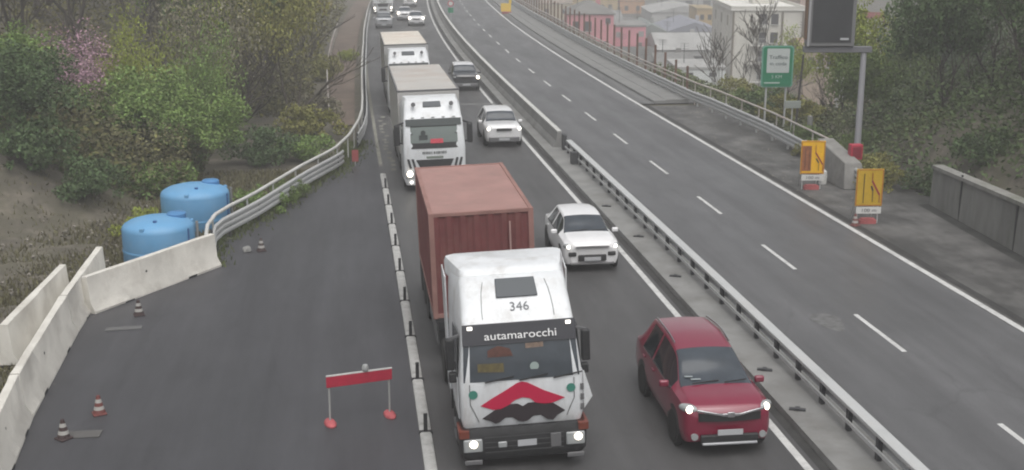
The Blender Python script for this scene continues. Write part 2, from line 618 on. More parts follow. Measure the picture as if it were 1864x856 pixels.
# median: raised concrete strip, then the concrete barrier wall farther on
line = [(s, 0, 0) for s in np.arange(-40, 200, 1.5)]
g = MB()
g.sweep([(-4.32, -.05), (-4.30, .13), (-4.22, .15), (-3.05, .15), (-3.03, -.05)], line)
structure(g.build('kerb', M_concgrey, smooth=30))
g = MB()
g.sweep([(-4.54, .004), (-4.325, .004)], line, closed=False)
structure(g.build('gutter', mat('gutter_dirt', (.035, .034, .033), .8, var=.3, scale=2, coord='World')))
g = MB()
NJ = [(s, -3.55, .15) for s in np.arange(27.2, 200, 1.5)]
g.sweep([(-.30, 0), (-.28, .10), (-.14, .30), (-.09, .72), (.09, .72), (.14, .30), (.28, .10), (.30, 0)], NJ)
bw = tag(g.build('concrete_barrier', M_concgrey, smooth=25), 'long grey concrete safety wall along the median', 'barrier wall')
g = MB()
g.sweep([(-.11, .722), (-.11, .78), (.11, .78), (.11, .722)], NJ)
g.build('coping', mat('pale_wall_coping', (.52, .52, .50), .9, var=.1, coord='World'), bw)

# ------------------------------------------------------------------ guardrails and railings
WAVE3 = [(-.015, 0), (.035, .05), (.035, .13), (-.03, .17), (-.03, .21), (.035, .25), (.035, .33), (-.03, .37), (-.03, .41), (.035, .45), (.035, .53), (-.015, .58)]
WAVE2 = [(-.015, 0), (.04, .05), (.04, .11), (-.03, .14), (-.03, .18), (.04, .21), (.04, .27), (-.015, .32)]
def wave_beam(prof, line, z0, side):
    front = [(side*o, h + z0) for o, h in prof]
    back = [(side*(o - .012), h + z0) for o, h in reversed(prof)]
    g = MB()
    g.sweep(front + back, line)
    return g
def table_line(tab, s0, s1, step=1.0):
    ss = list(np.arange(s0, s1, step)) + [s1]
    return [(s, lerp_table(tab, s), 0) for s in ss]

t = thing('guardrail', 'steel guardrail on dark posts along the near median strip', 'guardrail', rp(8, -3.5))
def child(o, t):
    o.parent = t
    o.matrix_parent_inverse = t.matrix_basis.inverted()
    return o
GL = [(s, 0, .15) for s in np.arange(-14, 27.0, 1.0)]
child(wave_beam(WAVE2, [(s, -3.30, .15) for s, _, _ in GL], .22, 1).build('beam', M_steel, smooth=20), t)
g = MB()
g.sweep([(-3.46, .47), (-3.20, .47), (-3.20, .55), (-3.46, .55)], GL)
child(g.build('top_rail', M_steel, bevel=.012), t)
g = MB()
g.sweep([(-3.50, .20), (-3.46, .20), (-3.46, .27), (-3.50, .27)], GL)
child(g.build('lower_rail', M_steel), t)
for k in range(28):
    s = -13.5 + k*1.45
    g = MB()
    p = rp(s, -3.40, .15)
    q = Matrix.Rotation(head(s), 3, 'Z')
    g.box(p + Vector((0, 0, .25)), (.09, .13, .5), q)
    child(g.build('post', M_darksteel), t)
g = MB()
q = Matrix.Rotation(head(26), 3, 'Z')
g.box(rp(26.6, -3.42, .5), (.16, .5, .7), q)
g.box(rp(23.0, -3.62, .42), (.3, .35, .5), q)
child(g.build('terminal_bracket', M_darksteel), t)

# small dark drain stubs lying on the median strip
for i, (s, d) in enumerate(((-5.1, -4.05), (-2.7, -3.95), (5.2, -3.95), (10.0, -3.9), (14.6, -4.0))):
    g = MB()
    q = Matrix.Rotation(head(s) + 1.2, 3, 'Z')
    g.box(rp(s, d, .17), (.10, .34, .04), q)
    g.box(rp(s, d, .195), (.16, .1, .03), q)
    tag(g.build('drain_cover', M_darksteel), ORD[i] + ' small dark metal fitting lying on the median strip', 'fitting', 'metal fittings on the median strip')

# left railing: thick handrail with posts, and triple wave beams below it
HL = [(8.4, -17.6), (11.3, -17.75), (14.4, -16.6), (19.9, -15.0), (23.5, -13.75), (27, -13.1), (31.4, -12.62), (35, -12.4), (39.5, -12.3), (54.6, -12.15), (73.2, -11.95), (102, -11.95), (154, -12.3), (200, -12.6)]
t = thing('handrail', 'thick grey pipe handrail sweeping round the closed lot and on along the road', 'railing', rp(20, -15))
ln = table_line(HL, 8.8, 190)
def hz(s): return .62 + .36*smooth((s - 8.8)/4)
g = MB()
g.path([rp(s, d - .12, hz(s)) for s, d, _ in ln], .065, 8)
child(g.build('pipe', M_palerail, smooth=60), t)
for k in range(70):
    s = 11.6 + 2.5*k
    g = MB()
    d = lerp_table(HL, s) - .12
    g.tube(rp(s, d, -.06), rp(s, d, .94), .035, n=6)
    child(g.build('post', M_palerail, smooth=60), t)
for nm, s0, s1, lab in (('guardrail', 9.8, 24.2, 'short curved triple wave guardrail bolted below the handrail behind the blue tanks'), ('guardrail', 28.5, 190, 'long guardrail below the handrail on the verge beside the lorry queue')):
    t = thing(nm, lab, 'guardrail', rp(s0, lerp_table(HL, s0)))
    ln = [(s, d + .12, 0) for s, d, _ in table_line(HL, s0, s1)]
    child(wave_beam(WAVE3, ln, .22, 1).build('beam', M_steel, smooth=20), t)
    for k in range(int((s1 - s0)/2.2) + 1):
        s = s0 + .4 + 2.2*k
        g = MB()
        g.box(rp(s, lerp_table(HL, s) + .04, .35), (.08, .1, .86), Matrix.Rotation(head(s), 3, 'Z'))
        child(g.build('post', M_darksteel), t)

# right side: triple wave guardrail, double pipe railing, row of tall bare posts
HR = [(15.5, 6.5), (20.9, 6.85), (29.5, 7.15), (38, 7.0), (41.5, 6.75), (55, 6.7), (66.6, 6.75), (100, 6.9), (139, 6.6), (200, 6.6)]
t = thing('guardrail', 'triple wave steel guardrail along the right shoulder by the yellow signs', 'guardrail', rp(30, 7))
ln = table_line(HR, 16, 190)
child(wave_beam(WAVE3, ln, .24, -1).build('beam', M_steel, smooth=20), t)
for k in range(72):
    s = 16.5 + 2.4*k
    g = MB()
    g.box(rp(s, lerp_table(HR, s) + .1, .38), (.09, .1, .9), Matrix.Rotation(head(s), 3, 'Z'))
    child(g.build('post', M_steel), t)
t = thing('handrail', 'double pipe railing with rusty stains above the right guardrail', 'railing', rp(40, 7.4))
for h in (1.22, .98):
    s0 = 20.5 if h > 1.1 else 45
    g = MB()
    g.path([rp(s, d + .38, h) for s, d, _ in table_line(HR, s0, 190)], .05, 8)
    child(g.build('pipe', M_rail, smooth=60), t)
for k in range(66):
    s = 21.0 + 2.6*k
    g = MB()
    d = lerp_table(HR, s) + .38
    g.tube(rp(s, d, -.1), rp(s, d, 1.2), .035, n=6)
    child(g.build('post', M_rail, smooth=60), t)
t = thing('barrier_frame', 'row of tall rusty brown posts without panels along the bridge edge', 'fence', rp(60, 7.6))
for k in range(40):
    s = 45.5 + 2.75*k
    g = MB()
    h = 1.9 + .9*smooth((s - 45)/15)
    q = Matrix.Rotation(head(s), 3, 'Z')
    p = rp(s, 7.62, h/2 - .1)
    g.box(p, (.02, .16, h), q)
    g.box(p + q @ Vector((.05, 0, 0)), (.08, .035, h), q)
    g.box(p + q @ Vector((.10, 0, 0)), (.02, .16, h), q)
    child(g.build('post', M_rust), t)

# brown service strip beside the left railing, with its pale edge rail
structure(sheet('path', mat('brown_service_strip', (.15, .115, .092), .9, var=.2, scale=.5, coord='World'), [(36, -14.1), (60, -14.6), (200, -15.2)], [(36, -12.9), (73, -12.65), (200, -13.0)], 36, 190, .02))
t = thing('edge_rail', 'thin pale edge rail beyond the brown strip on the left verge', 'railing', rp(40, -14.2))
ed = [(36, -14.2), (60, -14.7), (200, -15.3)]
g = MB()
g.path([rp(s, lerp_table(ed, s), .75) for s in np.arange(38, 100, 2.0)], .045, 6)
child(g.build('pipe', M_rail, smooth=60), t)
for k in range(20):
    s = 38.2 + 3*k
    g = MB()
    g.tube(rp(s, lerp_table(ed, s), -.1), rp(s, lerp_table(ed, s), .75), .035, n=6)
    child(g.build('post', M_rail), t)

# ------------------------------------------------------------------ lane separator modules with marker posts
def separator():
    r = thing('lane_separator', '', 'lane separator', (0, 0, 0), 0, 'white separators between the closed lot and the queue')
    g = MB()
    g.rings([[Vector((x, y, z)) for x, z in ((-.12, .0), (-.12, .03), (-.08, .055), (.08, .055), (.12, .03), (.12, 0))] for y in (-1.46, 1.46)])
    g.build('base', mat('separator_rubber', (.42, .42, .41), .7, var=.15, scale=2.5, dirt=(.17, .16, .15), dirt_scale=3, dirt_amt=.7), r, bevel=.01)
    g = MB()
    g.box((0, -1.53, .03), (.28, .10, .06))
    g.box((0, -1.53, .24), (.08, .04, .40))
    g.build('marker_post', M_black, r, bevel=.01)
    return r
sep0 = separator()
words_n = ['nearest', 'second nearest', 'third nearest', 'fourth nearest', 'fifth nearest', 'sixth nearest', 'seventh nearest', 'eighth nearest', 'ninth nearest', 'farthest']
for i in range(10):
    o = sep0 if i == 0 else copy_tree(sep0)
    s = -6.5 + 3.06*i
    o.location = rp(s, -11.88, .004)
    o.rotation_euler = (0, 0, head(s))
    o['label'] = words_n[i] + ' long white kerb with black marker post in the separator row'

# ------------------------------------------------------------------ jersey barriers on the left
def jersey(a, b, label, h=1.0, m=M_concrete, tilt=0.0):
    """a -> b is the foot of the side that faces the road, seen with the lot on the right of a->b"""
    a, b = Vector((*a, 0)), Vector((*b, 0))
    d = b - a
    L = d.length
    o = thing('jersey_barrier', label, 'concrete barrier', a, math.atan2(d.y, d.x) - math.pi/2, 'concrete barrier blocks round the closed lot')
    prof = [(0, 0), (0, .07), (-.14, .30), (-.20, h), (-.21, h + .015), (-.37, h + .015), (-.38, h), (-.44, .30), (-.58, .07), (-.58, 0)]
    g = MB()
    rngj = random.Random(int(L*1000))
    ys = [0.0, .03] + [L*k/8 for k in range(1, 8)] + [L - .03, L]
    g.rings([[Vector((x + (rngj.uniform(-.012, .012) if z > 0 else 0), y, z)) for x, z in prof] for y in ys])
    g.build('block', m, o, bevel=.012)
    g = MB()
    for y in (L*.42,):
        g.lathe([(.035, 0), (.035, .012)], (-.176, y, .62), 10, 'x')
    g.build('lifting_hole', M_black, o)
    for y in (L*.25, L*.75):
        g = MB()
        g.box((-.02, y, .035), (.05, .36, .07))
        g.build('foot_slot', M_black, o)
    g = MB()
    g.tube((-.29, L - .02, .55), (-.29, L + .10, .55), .025, n=6)
    g.tube((-.29, L + .10, .30), (-.29, L + .10, .75), .025, n=6)
    g.build('coupling', M_darksteel, o)
    if tilt:
        o.rotation_euler[1] = tilt
    return o
jersey((-11.13, 31.10), (-8.86, 35.87), 'cream concrete barrier block in front of the two blue tanks')
jersey((-9.30, 20.6), (-10.06, 23.92), 'pale concrete barrier block nearest the bottom left corner, by the striped cones')
jersey((-10.08, 24.0), (-11.05, 29.55), 'long cream concrete barrier in the middle of the row round the lot')
jersey((-11.06, 29.62), (-11.75, 34.45), 'pale concrete barrier whose far end points up behind the block at the tanks')
jersey((-11.62, 27.2), (-12.12, 32.5), 'greyer concrete barrier standing on the soil behind the row')

# rubble beside the row
def rock(g, c, r, rnd):
    vs, fs = [], []
    bm = bmesh.new()
    bmesh.ops.create_icosphere(bm, subdivisions=1, radius=r)
    for v in bm.verts:
        v.co *= rnd.uniform(.7, 1.2)
        v.co.z *= .7
        v.co += Vector(c)
    g.add([v.co.copy() for v in bm.verts], [tuple(v.index for v in f.verts) for f in bm.faces])
    bm.free()
rnd = random.Random(11)
g = MB()
rock(g, (*[*rd(10.35, -16.6)], .09), .18, rnd)
tag(g.build('stone', M_concgrey), 'pale lump of broken concrete at the foot of the curved guardrail', 'stone')
g = MB()
for k in range(900):
    s = rnd.uniform(-6, 22)
    d = lerp_table(LOT_EDGE, s) + rnd.uniform(-7.5, .7)
    x, y = rd(s, d)
    rock(g, (x, y, max(-.03, ground_z(x, y))), rnd.uniform(.02, .08), rnd)
for k in range(200):
    s = rnd.uniform(14, 41)
    d = rnd.uniform(4.2, 6.4)
    x, y = rd(s, d)
    rock(g, (x, y, 0), rnd.uniform(.015, .05), rnd)
stuff(g.build('rubble', mat('loose_stones', (.24, .22, .19), .95, var=.3, scale=.8, coord='World')), 'loose stones strewn over the soil and shoulder edges', 'rubble')

# ------------------------------------------------------------------ blue tanks
def tank(label, x, y, r, h, rot):
    o = thing('water_tank', label, 'tank', (x, y, -.06), rot, 'blue plastic tanks behind the barrier')
    g = MB()
    g.lathe([(r*.97, 0), (r, .06), (r, h - .12), (r*.985, h - .04), (r*.94, h + .03), (r*.8, h + .12), (r*.55, h + .2), (.3, h + .245), (.01, h + .25)], n=48)
    g.build('body', M_tank, o, smooth=45)
    g = MB()
    g.lathe([(r + .002, .36), (r + .012, .39), (r + .012, .43), (r + .002, .46)], n=48)
    g.build('rib', M_tank, o, smooth=45)
    g = MB()
    g.lathe([(.30, h + .12), (.30, h + .27), (.25, h + .31), (.01, h + .32)], (r*.52, .15, 0), 24)
    g.build('lid', mat('blue_lid', (.07, .22, .45), .5), o, smooth=40)
    g = MB()
    g.lathe([(.06, h + .10), (.06, h + .24), (.01, h + .25)], (-.1, -.55*r, 0), 12)
    g.build('cap', mat('dark_blue_cap', (.04, .12, .3), .5), o, smooth=40)
    g = MB()
    for k in range(2):
        a = -.5 + k*2.1
        g.box((r*.93*math.sin(a), -r*.93*math.cos(a), h + .03), (.14, .10, .12), Matrix.Rotation(a, 3, 'Z'))
    g.build('lifting_lug', M_tank, o, bevel=.02)
    g = MB()
    a = .9
    g.box(((r + .015)*math.sin(a), -(r + .015)*math.cos(a), h*.5), (.05, .03, h*.92), Matrix.Rotation(a, 3, 'Z'))
    g.build('seam', mat('dark_blue_cap', (.04, .12, .3), .5), o)
    g = MB()
    a = 1.45
    g.tube(((r + .07)*math.sin(a), -(r + .07)*math.cos(a), .05), ((r + .07)*math.sin(a), -(r + .07)*math.cos(a), h + .04), .045, n=8)
    g.build('overflow_pipe', M_concgrey, o, smooth=50)
    return o
tank('smaller looking nearer blue plastic water tank behind the concrete block', -11.0, 36.85, 1.10, 1.17, .3)
tank('farther blue plastic water tank standing against the bushes by the railing', -10.95, 41.2, 1.16, 1.30, .5)

# ------------------------------------------------------------------ cones
def cone_thing(label, x, y, h=.42, red=False, z=0.0):
    o = thing('traffic_cone', label, 'cone', (x, y, z), random.Random(x).uniform(0, 1), 'striped traffic cones')
    a = mat('cone_red', (.16, .05, .045), .75) if red else mat('cone_dark', (.05, .03, .03), .7)
    g = MB()
    g.box((0, 0, .02), (.28, .28, .04))
    g.build('base', a, o, bevel=.015)
    n = 5
    for k in range(n):
        z0, z1 = .04 + (h - .04)*k/n, .04 + (h - .04)*(k + 1)/n
        r0, r1 = .13 - .095*k/n, .13 - .095*(k + 1)/n
        g = MB()
        g.lathe([(r0, z0), (r1, z1)], n=16)
        g.build('band', a if k % 2 == 0 else mat('dusty_white_band', (.38, .37, .35), .7), o, smooth=40)
    return o
cone_thing('dark and white striped cone by the corner barrier, nearest the picture edge', -9.05, 22.9)
cone_thing('reddish striped cone on the lot a little behind the dark one', -8.76, 24.2, red=True)
cone_thing('small dark striped cone at the foot of the block before the tanks', -9.95, 31.05)
cone_thing('small striped cone by the white stone under the curved guardrail', -8.02, 37.75)
cone_thing('red and white cone standing under the dull yellow sign', *rd(11.1, 4.05), h=.42, red=True)
# flat sheets lying by the cones
g = MB()
g.box((-8.75, 23.1, .012), (.75, .35, .02), Matrix.Rotation(.1, 3, 'Z'))
tag(g.build('board', mat('grey_board', (.10, .097, .094), .9)), 'grey board lying flat beside the dark striped cone', 'board')
g = MB()
g.box((-10.0, 29.9, .012), (.9, .25, .02), Matrix.Rotation(.2, 3, 'Z'))
tag(g.build('board', mat('pale_board', (.12, .12, .12), .9)), 'thin pale board lying flat on the lot before the tank block', 'board')

# ------------------------------------------------------------------ red and white road closing barrier
t = thing('road_barrier', 'red barrier board on two thin white legs with lamp on the closed lot', 'barrier', (-3.17, 23.85, 0), math.atan2(.5, 1.27))
g = MB()
g.box((0, 0, .94), (1.40, .03, .24))
g.build('board', M_redplastic, t, bevel=.01)
g = MB()
g.box((0, .0, 1.075), (1.40, .034, .025))
g.build('top_edge', M_whiteplastic, t)
for sx in (-.64, .64):
    g = MB()
    g.tube((sx, .03, .03), (sx, .03, 1.0), .022, n=8)
    lg = g.build('leg', mat('grey_leg', (.36, .36, .35), .6), t, smooth=50)
    g = MB()
    g.rings([[Vector((sx + r*math.cos(a)*.75, .03 + r*math.sin(a)*1.5, z)) for a in [2*math.pi*i/16 for i in range(16)]] for r, z in ((.16, .0), (.165, .03), (.13, .07), (.05, .10))])
    g.build('foot', mat('faded_red_rubber', (.42, .09, .10), .7, var=.15, scale=6), t, smooth=50)
g = MB()
g.lathe([(.05, 1.08), (.065, 1.10), (.075, 1.16), (.05, 1.22), (.01, 1.23)], (.13, 0, 0), 14)
g.build('lamp', mat('grey_lamp_lens', (.35, .36, .36), .3), t, smooth=50)

# ------------------------------------------------------------------ cars
def pchip(xs, ys, q):
    xs, ys = np.array(xs, float), np.array(ys, float)
    h = np.diff(xs)
    dl = np.diff(ys)/h
    m = np.zeros_like(xs)
    m[0], m[-1] = dl[0], dl[-1]
    for i in range(1, len(xs) - 1):
        if dl[i - 1]*dl[i] > 0:
            w1, w2 = 2*h[i] + h[i - 1], h[i] + 2*h[i - 1]
            m[i] = (w1 + w2)/(w1/dl[i - 1] + w2/dl[i])
    i = np.clip(np.searchsorted(xs, q) - 1, 0, len(xs) - 2)
    t = (q - xs[i])/h[i]
    return ((1 + 2*t)*(1 - t)**2*ys[i] + t*(1 - t)**2*h[i]*m[i] + t*t*(3 - 2*t)*ys[i + 1] + t*t*(t - 1)*h[i]*m[i + 1])

def wheel(parent, x, y, r, w, out, rim=M_rim):
    g = MB()
    s = 1 if out > 0 else -1
    g.lathe([(r*.6, s*-w), (r*.93, s*-w), (r, s*-w*.8), (r, s*-w*.15), (r*.93, 0), (r*.66, s*-.005)], (x, y, r), 28, 'x')
    ty = g.build('tyre', M_tyre, parent, smooth=40)
    g = MB()
    g.lathe([(.01, s*-.02), (r*.2, s*-.02), (r*.24, s*-.05), (r*.6, s*-.04), (r*.66, s*-.006)], (x, y, r), 20, 'x')
    g.build('rim', rim, ty, smooth=30)
    return ty

def car(label, st, s, d, paint, group='cars in the queue', L=4.5, cowl=1.05, rf=2.0, bp=2.75, cp=3.6, wheels=(.9, 3.55), wr=.34, lamp=M_lamp, simple=False, roofmat=None,
        glass=M_screen, lamp_r=.085, lampz=None, lampx=.62, grille='low', plate=True, yaw=0.0, rails=False, rear=4.35, name='car', blackskirt=False, lamps=(-1, 1)):
    """st: stations (y, half width, sill z, belt z, roof z, roof half width); local front at y = 0, facing -Y"""
    o = thing(name, label, 'car', rp(s, d), head(s) + yaw, group)
    A = np.array(st, float)
    ys = sorted(set(np.round(np.concatenate([np.arange(0, L, .09), A[:, 0], [cowl, rf, bp - .05, bp + .05, cp, rear, cowl + .28]]), 4)))
    ys = [y for y in ys if A[0, 0] <= y <= A[-1, 0]]
    cols = [pchip(A[:, 0], A[:, k], np.array(ys)) for k in range(1, 6)]
    us = np.arange(0, 6.001, .25)
    def prof(w, zs, zb, zr, wf):
        e = min(.09, .45*(zr - zb))
        P = np.array([(w*.93, zs), (w*1.0, zs + .30*(zb - zs)), (w*1.0, zs + .74*(zb - zs)), (w*.965, zb), (wf, zr - e), (wf*.86, zr - e*.30), (0, zr)])
        out = []
        for u in us:
            i = min(int(u), 5)
            t = u - i
            p0, p1, p2, p3 = P[max(i - 1, 0)], P[i], P[i + 1], P[min(i + 2, 6)] if i + 2 <= 6 else np.array((-P[5][0], P[5][1]))
            if i in (3,):          # the glass between belt and roof edge stays flat
                q = p1 + (p2 - p1)*t
            else:
                m1, m2 = (p2 - p0)*.42, (p3 - p1)*.42
                if i == 2: m2 = (p2 - p1)*.8
                if i == 4: m1 = (p2 - p1)*.9
                q = (2*t**3 - 3*t*t + 1)*p1 + (t**3 - 2*t*t + t)*m1 + (-2*t**3 + 3*t*t)*p2 + (t**3 - t*t)*m2
            out.append(q)
        return out
    G = []
    for k, y in enumerate(ys):
        p = prof(*[c[k] for c in cols])
        bow = 0.0
        G.append([Vector((-q[0], y + (.05*(q[0]/max(.3, cols[0][k]))**2 if y < .4 else 0), q[1])) for q in p] + [Vector((q[0], y + (.05*(q[0]/max(.3, cols[0][k]))**2 if y < .4 else 0), q[1])) for q in reversed(p[:-1])])
    nu = len(G[0])
    ua = list(us) + [12 - u for u in reversed(us[:-1])]
    parts = {}
    for k in range(len(ys) - 1):
        ym = (ys[k] + ys[k + 1])/2
        for i in range(nu - 1):
            um = (ua[i] + ua[i + 1])/2
            side = 'L' if um < 6 else 'R'
            u = um if um <= 6 else 12 - um
            key = 'body'
            if cowl < ym < rf and u > 4.2:
                key = 'windscreen'
            elif rear - .45 < ym < rear and u > 4.3 and not simple:
                key = 'rear_window'
            elif 3.0 < u < 3.95 and cowl + .28 < ym < cp and not (bp - .05 < ym < bp + .05):
                key = 'side_window' + side + ('f' if ym < bp else 'r')
            elif roofmat is not None and u > 4.0 and rf <= ym < rear - .4:
                key = 'roof'
            elif not simple and .9 < u < 3.0 and cowl + .1 < ym < cp and not (bp - .02 < ym < bp + .02):
                key = 'door' + side + ('f' if ym < bp else 'r')
            parts.setdefault(key, []).append((k, i))
    front = [G[0][i] for i in range(nu)]
    for key, cells in parts.items():
        g = MB()
        idx = {}
        def vid(k, i):
            if (k, i) not in idx:
                idx[(k, i)] = len(g.v)
                g.v.append(tuple(G[k][i]))
            return idx[(k, i)]
        for k, i in cells:
            g.f.append((vid(k, i), vid(k, i + 1), vid(k + 1, i + 1), vid(k + 1, i)))
        if key == 'body':
            n0 = len(g.v)
            g.v += [tuple(p) for p in front]
            g.f.append(tuple(range(n0, n0 + nu)))
            n0 = len(g.v)
            g.v += [tuple(p) for p in G[-1]]
            g.f.append(tuple(range(n0 + nu - 1, n0 - 1, -1)))
            for k in range(len(ys) - 1):
                g.f.append((vid(k, 0), vid(k + 1, 0), vid(k + 1, nu - 1), vid(k, nu - 1)))
        nm = 'door' if key.startswith('door') else 'side_window' if key.startswith('side_window') else key
        mm = {'windscreen': glass, 'rear_window': M_glass, 'side_window': M_glass, 'roof': roofmat}.get(nm, paint)
        ob = g.build(nm, mm, o, smooth=38)
        if nm == 'door':
            h = MB()
            sx = -1 if 'L' in key else 1
            yy = bp - .22 if key.endswith('f') else cp - .25
            wv = float(np.interp(yy, ys, cols[0]))
            zb = float(np.interp(yy, ys, cols[2]))
            h.box((sx*(wv + .012), yy, zb - .13), (.03, .16, .03))
            h.build('handle', paint, ob)
    W = float(cols[0].max())
    def at_y(y, c): return float(np.interp(y, ys, cols[c]))
    # grille, bumper, plate
    zs0, zb0 = at_y(.1, 1), at_y(.1, 2)
    g = MB()
    zc = zs0 + .30*(zb0 - zs0)
    if grille == 'wide':
        g.rings([[Vector((x*(1 if z > zc else .9), .01 + .05*(x/.6)**2 - .035, z)) for x in (-.62, -.3, 0, .3, .62)] + [Vector((x, .2, z)) for x in (.62, -.62)] for z in (zb0 - .16, zb0 + .0)])
        g.build('grille', M_black, o)
        g = MB()
        for x0, x1, z0, z1 in ((-.66, -.16, zb0 + .075, zb0 - .02), (.66, .16, zb0 + .075, zb0 - .02)):
            g.bar((x0, .045 - .04, z0), (x1, -.04, z1), .03, .045)
        g.bar((-.17, -.04, zb0 - .02), (.17, -.04, zb0 - .02), .03, .06)
        g.box((0, -.05, zb0 - .015), (.14, .03, .11))
        g.build('chrome_bar', M_chrome, o, bevel=.008)
        g = MB()
        g.box((0, -.005, zs0 + .12), (1.15, .09, .14))
        g.build('lower_intake', M_black, o, bevel=.02)
        g = MB()
        g.box((0, -.03, zs0 + .02), (1.1, .1, .05))
        g.build('skid_trim', M_silver, o, bevel=.015)
        for sx in (-1, 1):
            g = MB()
            g.lathe([(.07, -.03), (.07, .03)], (sx*.68, .06, zs0 + .14), 14, 'y')
            g.build('fog_lamp', M_lens, o)
    elif grille == 'low':
        g.box((0, .0, zc + .04), (.86, .06, .20))
        g.build('grille', M_black, o, bevel=.03)
        g = MB()
        g.box((0, -.005, zb0 - .02), (1.0, .05, .025))
        g.build('chrome_bar', M_grey, o)
        for sx in (-1, 1):
            g = MB()
            g.box((sx*.60, .045, zc + .15), (.24, .07, .13))
            g.build('lower_lamp', M_black, o, bevel=.03)
        g = MB()
        g.box((0, .02, zs0 + .03), (1.35, .10, .06))
        g.build('bumper_trim', M_grey, o, bevel=.02)
    else:
        g.box((0, -.004, zb0 - .06), (.72, .05, .10))
        g.build('grille', M_black, o, bevel=.02)
        g = MB()
        g.box((0, .01, zs0 + .10), (1.45, .12, .22))
        g.build('bumper', M_grey, o, bevel=.03)
    if plate:
        g = MB()
        pz = {'wide': zs0 + .25, 'low': zc + .02}.get(grille, zs0 + .12)
        g.box((0, -.055, pz), (.50, .02, .11))
        g.build('number_plate', M_plate, o)
    # headlamps
    lz = lampz or at_y(.3, 2)
    for sx in (-1, 1):
        yy = .19 if grille != 'wide' else .26
        ww = at_y(yy, 0)
        g = MB()
        bm = bmesh.new()
        bmesh.ops.create_uvsphere(bm, u_segments=16, v_segments=10, radius=1)
        q = Matrix.Rotation(sx*.75, 3, 'Z') @ Matrix.Rotation(-.25, 3, 'X')
        for v in bm.verts:
            v.co = q @ Vector((v.co.x*(.22 if grille == 'wide' else .15), v.co.y*.10, v.co.z*(.09 if grille == 'wide' else .075))) + Vector((sx*ww*.87, yy - .01, lz))
        g.add([v.co.copy() for v in bm.verts], [tuple(v.index for v in f.verts) for f in bm.faces])
        bm.free()
        hl = g.build('headlight', M_lens, o, smooth=60)
        g = MB()
        g.lathe([(.002, -.04), (lamp_r*.75, -.03), (lamp_r, .0), (lamp_r, .06)], (sx*ww*.86, yy - .115, lz), 16, 'y')
        if sx in lamps:
            g.build('bulb', lamp, hl, smooth=50)
    # mirrors
    mz = at_y(cowl + .3, 2) + .06
    for sx in (-1, 1):
        wv = at_y(cowl + .35, 0)
        g = MB()
        g.box((sx*(wv + .09), cowl + .38, mz), (.20, .11, .14))
        g.build('mirror', paint, o, bevel=.04, seg=3)
    # wheels and arches
    for wy in wheels:
        for sx in (-1, 1):
            wv = at_y(wy, 0)
            g = MB()
            a0 = [(wr + .075)*1.0]
            g.lathe([(.02, 0), (wr + .07, 0), (wr + .07, sx*-.12)], (sx*(wv + .006), wy, wr + .02), 28, 'x')
            g.build('wheel_arch', M_black, o)
            wheel(o, sx*(wv + .016), wy, wr, .2, sx)
    if not simple:
        for sx in (-1, 1):
            g = MB()
            g.path([(sx*(at_y(y, 0)*.965 + .006), y, at_y(y, 2) + .004) for y in np.arange(cowl + .25, cp + .1, .15)], .012, 5)
            g.build('belt_trim', M_chrome if rails else M_black, o)
    if rails:
        for sx in (-1, 1):
            g = MB()
            g.path([(sx*(at_y(y, 4)*.93), y, at_y(y, 3) + .012) for y in np.arange(rf + .2, rear - .5, .2)], .018, 6)
            g.build('roof_rail', M_chrome, o)
    if not simple:
        g = MB()
        for x0, x1 in ((-.5, .05), (.15, .62)):
            y0 = cowl + .03
            z0 = at_y(y0, 3)
            g.bar((x0, y0 - .02, z0 + .02), (x1, y0 + .06, at_y(y0 + .06, 3) + .015), .02, .015)
        g.build('wiper', M_black, o)
    return o

SUV = [(0, .66, .38, .80, .90, .56), (.05, .78, .30, .87, .98, .66), (.14, .85, .27, .92, 1.04, .70), (.36, .89, .24, .98, 1.10, .77), (.92, .905, .24, 1.01, 1.16, .76), (1.9, .91, .24, 1.02, 1.60, .62),
       (2.8, .91, .24, 1.05, 1.70, .63), (3.8, .905, .25, 1.07, 1.64, .60), (4.30, .87, .28, 1.05, 1.22, .64), (4.45, .80, .32, .96, 1.08, .6), (4.5, .70, .4, .82, .9, .5)]
o = car('red people carrier with lit headlights in the right lane beside the container lorry', SUV, -6.85, -6.08, M_red, grille='wide', wheels=(.84, 3.48), wr=.35, rails=True, lampz=.94, lamp_r=.08, cowl=.92, rf=1.9)
ws_ = [c for c in o.children if c.name.startswith('windscreen')][0]
vz = sorted(((v.co.copy()) for v in ws_.data.vertices), key=lambda p: (p - Vector((-.62, 1.02, 1.22))).length)[:1][0]
g = MB()
for (dx, dy, w_, d_) in ((.03, .10, .16, .05), (.14, .02, .20, .05)):
    g.bar(vz + Vector((dx, dy - .02, dy*.42 + .025)), vz + Vector((dx + w_, dy - .03, dy*.42 + .025)), d_, .012)
g.build('paper', mat('pale_paper', (.32, .36, .37), .6), ws_)
HATCH = [(0, .64, .30, .72, .82, .54), (.05, .75, .25, .78, .90, .64), (.14, .82, .24, .82, .94, .66), (.34, .85, .22, .87, 1.0, .74), (.92, .865, .22, .91, 1.05, .72), (1.66, .87, .22, .93, 1.40, .60),
         (2.4, .87, .22, .95, 1.46, .60), (3.2, .865, .22, .97, 1.41, .56), (3.72, .84, .26, .96, 1.08, .58), (3.92, .76, .3, .88, .97, .55), (3.99, .66, .4, .77, .84, .45)]
car('white hatchback with dark windscreen and low black grille beside the red container', HATCH, 6.5, -6.16, M_carwhite, L=4.0, cowl=.92, rf=1.66, bp=2.3, cp=3.1, rear=3.7, wheels=(.75, 3.2), wr=.32,
    lamp=M_lampdim, lampz=.78, lamps=(-1, 1), lamp_r=.06)
